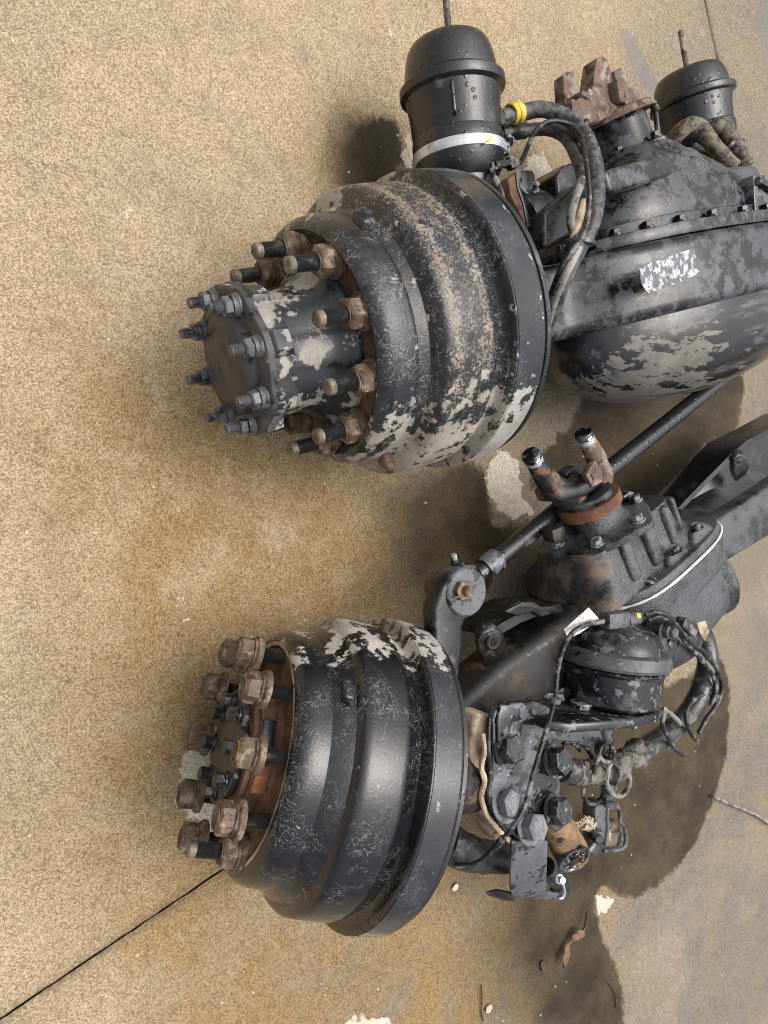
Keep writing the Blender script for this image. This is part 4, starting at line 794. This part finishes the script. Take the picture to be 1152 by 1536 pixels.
# outline in the plane across the chamber axis: first number towards the viewer's right, second upwards
def BP(u, v): e1 = Vector((1, 0, 0)); e1 = (e1-cv.normalized()*e1.dot(cv.normalized())).normalized(); e2 = cv.normalized().cross(e1); e2 = e2 if e2.z > 0 else -e2; return q0+e1*u+e2*v
bpp = [BP(u, v) for u, v in ((-.215, .055), (-.185, .075), (-.06, .088), (.04, .078), (.11, .040), (.145, -.01), (.135, -.05), (.06, -.085), (-.06, -.09), (-.12, -.06), (-.215, -.0))]
bt = cv.normalized()*.016
bm3 = MB().add([p-bt*1.3 for p in bpp]+[p-bt*.2 for p in bpp], [tuple(range(11)), tuple(reversed(range(11, 22)))]+[(i, (i+1) % 11, 11+(i+1) % 11, 11+i) for i in range(11)])
build('chamber_bracket', bevel(bm3, .005, 3), M['chamber_wet'], R2, None, 40)
k3 = Lc/.155; g = 1.12
ch3 = build('brake_chamber', lathe([(t*k3, r*g) for t, r in ((-.002, .058), (.0, .070), (.006, .0755), (.04, .080), (.062, .0825), (.066, .0865), (.069, .088), (.0715, .0865), (.0725, .083), (.076, .083), (.077, .087), (.081, .088), (.088, .0865), (.096, .0825), (.112, .078), (.130, .071), (.145, .056), (.154, .02), (.155, 0))], 72, CM3), M['chamber_wet'], R2, None, 28)
build('clamp_ring', ring([(t*k3, r*g) for t, r in ((.074, .083), (.0745, .0905), (.080, .093), (.100, .0905), (.1045, .0845), (.1045, .078))], 72, CM3), M['clamp_grey'], ch3)
p_ = at(1000, 968, .335); build('clamp_lug', box((0, 0, 0), (.03, .045, .03), Matrix.Translation(p_) @ Matrix.Rotation(rad(-35), 4, 'Z'), .005).join(box((0, 0, 0), (.018, .07, .016), Matrix.Translation(at(990, 958, .345)) @ Matrix.Rotation(rad(40), 4, 'Z'), .004)), M['plate'], ch3)
nutm = mat_from(at(997, 944, .365), (.1, -.1, .9)); build('port_fitting', lathe([(-.03, .016), (-.004, .018), (0, .0225), (.003, .0225)], 24, nutm).join(hexa(.0165, .003, .015, .12, nutm)).join(lathe([(.015, .012), (.022, .011), (.024, .009), (.024, 0)], 20, nutm)), M['grey_nut'], ch3)
for px, py, z in ((872, 1066, .325), (952, 1075, .30)):
    d = -cv; mm = mat_from(at(px, py, z), d); build('mount_stud', hexa(.0165, -.012, .006, .12, mm).join(lathe([(.006, .0085), (.022, .0085), (.024, .006), (.024, 0)], 16, mm)).join(lathe([(-.016, .021), (-.012, .021), (-.012, 0)], 20, mm)), M['bolt'], ch3)
pr0, pr1 = at(906, 1060, .325), at(912, 1205, .275)
build('push_rod', tube([pr0, pr0.lerp(pr1, .5), pr1], .0125, 18, 1, True, 0, False), M['grey_plate'], ch3)
build('rod_nut', hexa(.0155, -.009, .009, .12, mat_from(pr0.lerp(pr1, .93), pr1-pr0)), M['grey_nut'], ch3)
# clevis: a solid cheek and an open cheek joined at the top
cz = .25
cvs = build('clevis', wprism([(893, 1212), (900, 1204), (915, 1205), (914, 1225), (908, 1262), (898, 1266), (892, 1255)], cz+.012, .035, .004, 3).join(wprism([(900, 1204), (928, 1206), (932, 1214), (912, 1216)], cz+.014, .02, .003)), M['grey_nut'], R2)
open_ = MB(); 
op = tube([at(x, y, cz+.012) for x, y in ((908, 1268), (911, 1245), (911, 1215), (917, 1209), (927, 1211), (930, 1222), (930, 1232), (936, 1240), (939, 1258), (936, 1270), (925, 1275), (905, 1276))], .0042, 10)
build('clevis_frame', op, M['grey_nut'], cvs)
build('clevis_body', wprism([(912, 1232), (928, 1232), (936, 1245), (936, 1268), (918, 1274), (908, 1268)], cz, .03, .003), M['hose_tan'], cvs)
build('clevis_pin', lathe([(-.006, .011), (.004, .011), (.006, .0085), (.014, .0085), (.014, 0)], 16, mat_from(at(897, 1252, cz+.018), (-.5, -.3, .8))), M['grey_nut'], cvs)
# --- hoses, plugs and wires of the second axle
bh = hose('brake_hose', W0, [(842, 1153, .335), (868, 1158, .33), (900, 1157, .315), (930, 1145, .305), (960, 1128, .30), (1000, 1100, .295), (1034, 1068, .29), (1054, 1030, .29), (1062, 995, .29), (1058, 965, .28), (1050, 945, .26)], .0225, M['rubber_dark'], R2, 20, .03, 6)
build('hose_wrap', tube([at(912, 1158, .318), at(928, 1148, .312), at(948, 1135, .308), at(962, 1126, .304)], lambda t: .024+.003*math.sin(t*9), 18, 6, True, .25), M['hose_wrap'], bh, None, 50)
build('hose_wrap', tube([at(858, 1157, .332), at(880, 1159, .325), at(900, 1157, .318)], .0238, 18, 6, True, .15), M['hose_wrap'], bh, None, 50)
tie(W0, at(1058, 1043, .29), (at(1054, 1030, .29)-at(1062, 995, .29)), .026, 'cable_tie', bh)
tie(W0, at(1057, 1030, .29), (at(1050, 1035, .29)-at(1062, 1000, .29)), .0262, 'cable_tie', bh, M['rubber'])
build('tie_head', box((0, 0, 0), (.02, .012, .014), Matrix.Translation(at(1072, 1046, .31)) @ Matrix.Rotation(.6, 4, 'Z'), .003), M['rubber'], bh)
wire = lambda pts, r=.0038, mat='cable': build('brake_wire', tube([at(*p) for p in pts], r, 8, 6, True, .15), M[mat], R2, None, 50)
wire([(968, 922, .375), (985, 918, .385), (1003, 925, .39), (1020, 945, .385), (1035, 962, .37), (1058, 980, .345), (1076, 1005, .325), (1083, 1030, .315), (1076, 1055, .315), (1060, 1078, .315), (1048, 1100, .315)], .0050)
wire([(972, 930, .375), (990, 925, .385), (1008, 935, .385), (1030, 965, .365), (1052, 990, .345), (1068, 1012, .325), (1074, 1035, .32), (1066, 1058, .318)], .0046)
wire([(1000, 930, .37), (1012, 950, .37), (1030, 968, .355), (1052, 984, .335), (1070, 1008, .32)], .0042, 'cable_grey')
wire([(1056, 1040, .315), (1040, 1050, .32), (1030, 1066, .325), (1030, 1085, .325), (1040, 1105, .32), (1046, 1112, .315)], .0048)
wire([(965, 1052, .33), (985, 1058, .33), (1002, 1068, .325), (1014, 1078, .325), (1020, 1086, .318)], .0052, 'cable_grey')
wire([(996, 1068, .335), (994, 1085, .335), (1000, 1102, .33), (1012, 1122, .325), (1024, 1133, .315)], .0048)
wire([(905, 1195, .27), (890, 1206, .275), (878, 1198, .28), (875, 1178, .29), (888, 1160, .345), (896, 1140, .35), (902, 1120, .35), (912, 1113, .345), (918, 1122, .34), (915, 1140, .342)], .0046)
wire([(917, 1125, .33), (918, 1135, .345), (912, 1155, .347), (910, 1175, .33), (918, 1190, .30), (930, 1194, .285), (941, 1184, .29), (944, 1166, .33), (938, 1160, .338)], .0050, 'cable_grey')
wire([(900, 1110, .33), (895, 1125, .345), (905, 1142, .352), (918, 1140, .35), (920, 1122, .34), (912, 1112, .33)], .0046)
wire([(920, 1165, .31), (922, 1182, .28), (915, 1198, .27), (904, 1206, .265)], .0045, 'cable_grey')
wire([(870, 1125, .31), (855, 1112, .31), (845, 1116, .318)], .0040); wire([(888, 1136, .30), (880, 1122, .305), (868, 1113, .31), (850, 1113, .312)], .0046)
sw = build('speed_sensor_wire', tube([at(*p) for p in ((905, 932, .39), (880, 937, .39), (860, 948, .385), (846, 970, .375), (838, 998, .37), (835, 1022, .375), (833, 1044, .375), (827, 1070, .372), (815, 1110, .368), (800, 1160, .366), (788, 1205, .368), (775, 1232, .372), (760, 1252, .365), (742, 1272, .345), (722, 1290, .325), (702, 1299, .31), (682, 1301, .30))], .0042, 10, 6, True, .08), M['cable'], R2, None, 50)
build('wire_grommet', ring([(-.004, .005), (-.004, .011), (.004, .011), (.004, .005)], 16, mat_from(at(832, 1049, .375), (.1, .9, .2))).join(slab_poly([at(816, 1045, .374), at(824, 1040, .376), at(845, 1042, .374), at(848, 1051, .372), at(826, 1053, .372)], .003, .001)), M['grey_nut'], sw)
build('wire_sleeve', tube([at(754, 1257, .36), at(742, 1272, .346)], .0062, 10, smooth=False), M['plate'], sw)
pg = build('wire_plug', box((0, 0, 0), (.055, .028, .026), Matrix.Translation(at(922, 930, .385)) @ Matrix.Rotation(rad(2), 4, 'Z'), .005).join(lathe([(0, .012), (.006, .0135), (.012, .0125), (.018, .0135), (.026, .012), (.036, .011)], 18, mat_from(at(938, 932, .385), (1, .1, -.1)))), M['grey_nut'], R2)
build('plug_latch', box((0, 0, 0), (.012, .010, .010), Matrix.Translation(at(956, 923, .39)), .002), M['yellow'], pg)
build('wire_plug', box((0, 0, 0), (.05, .022, .02), Matrix.Translation(at(1030, 940, .36)) @ Matrix.Rotation(rad(-28), 4, 'Z'), .004), M['cable'], R2)
build('torn_label', slab_poly([at(1046, 935, .37), at(1058, 931, .375), at(1064, 948, .37), at(1058, 962, .36), at(1050, 950, .365)], .001, 0), M['mud_pale'], R2)
tg = MB().add([at(846, 944, .37), at(883, 911, .395), at(892, 921, .39), at(899, 929, .385), at(870, 950, .375), at(852, 958, .36), at(860, 946, .372)], [(0, 1, 2, 6), (6, 2, 3, 4), (0, 6, 4, 5)])
build('paper_tag', thick(tg, .0008) if False else tg, M['paper'], R2, None, 60)

# ---------------------------------------------------------------- loose things on the floor
def leaf():
    a, b = at(878, 1365, .004), at(836, 1445, .006); ax = (b-a); n = Vector((-ax.y, ax.x, 0)).normalized(); m = MB()
    pr = [(0, .0012), (.22, .0012), (.30, .004), (.36, .016), (.42, .009), (.48, .020), (.54, .006), (.60, .004), (.66, .007), (.74, .017), (.80, .010), (.88, .012), (.95, .005), (1, .0005)]
    for i, (t, wd) in enumerate(pr):
        c = a+ax*t+n*(.006*math.sin(t*7)); zz = .004+.010*math.sin(t*5)**2
        m.v += [c+n*(wd*(1+.3*math.sin(i*2.1)))+Vector((0, 0, zz+.004)), c+Vector((0, 0, zz)), c-n*(wd*(1+.3*math.cos(i*1.7)))+Vector((0, 0, zz+.005))]
    for i in range(len(pr)-1):
        for j in (0, 1): m.f.append((i*3+j, i*3+j+1, i*3+j+4, i*3+j+3))
    return m
tag(build('dry_leaf', thick(leaf(), .0006), M['leaf'], None, None, 60), 'curled brown dry leaf lying on the dark wet concrete near the bent strap', 'leaf')
def pebble(px, py, r, lab, seed):
    bm = bmesh.new(); bmesh.ops.create_icosphere(bm, subdivisions=2, radius=r); m = MB()
    for v in bm.verts: v.co = v.co*(1+.35*mnoise.noise(v.co/r*1.1+Vector((seed, 0, 0)))); v.co.z *= .6
    bm.verts.index_update(); m.v = [v.co.copy() for v in bm.verts]; m.f = [tuple(v.index for v in f.verts) for f in bm.faces]; bm.free()
    tag(build('pebble', m, M['stone'], None, Frame(at(px, py, r*.45), seed*40), 30), lab, 'pebble')
pebble(683, 1331, .0085, 'small cream pebble on the concrete just below the turned wheel end', 1.3)
pebble(733, 1514, .0095, 'largest cream pebble, near the bottom edge beside a dark twig', 2.1)
pebble(715, 1333, .004, 'tiny cream pebble between the wheel end and the bent strap', 3.7) if False else None
tag(build('twig', tube([at(722, 1478, .004), at(723, 1500, .005), at(722, 1516, .004), at(725, 1532, .004)], .0015, 7), M['twig'], None), 'thin dark twig lying beside the largest pebble on brown wet concrete', 'twig')
tag(build('bent_twig', tube([at(895, 1466, .003), at(912, 1474, .004), at(922, 1490, .005), at(925, 1512, .003)], .0015, 7), M['twig'], None), 'thin curved stalk on the wet concrete at the dark patch edge', 'twig')
tag(build('loose_cable', tube([at(1069, 1194, .012), at(1090, 1204, .012), at(1115, 1214, .012), at(1140, 1226, .012), at(1175, 1250, .012)], .0042, 10), M['cable_grey'], None), 'loose grey cable end lying on dry concrete at the right edge', 'cable')
tag(build('bark_chip', wprism([(811, 1446), (816, 1440), (819, 1452), (818, 1460), (813, 1457)], .006, .006, .001), M['twig'], None), 'small dark bark chip beside the dry leaf on wet concrete', 'bark chip')
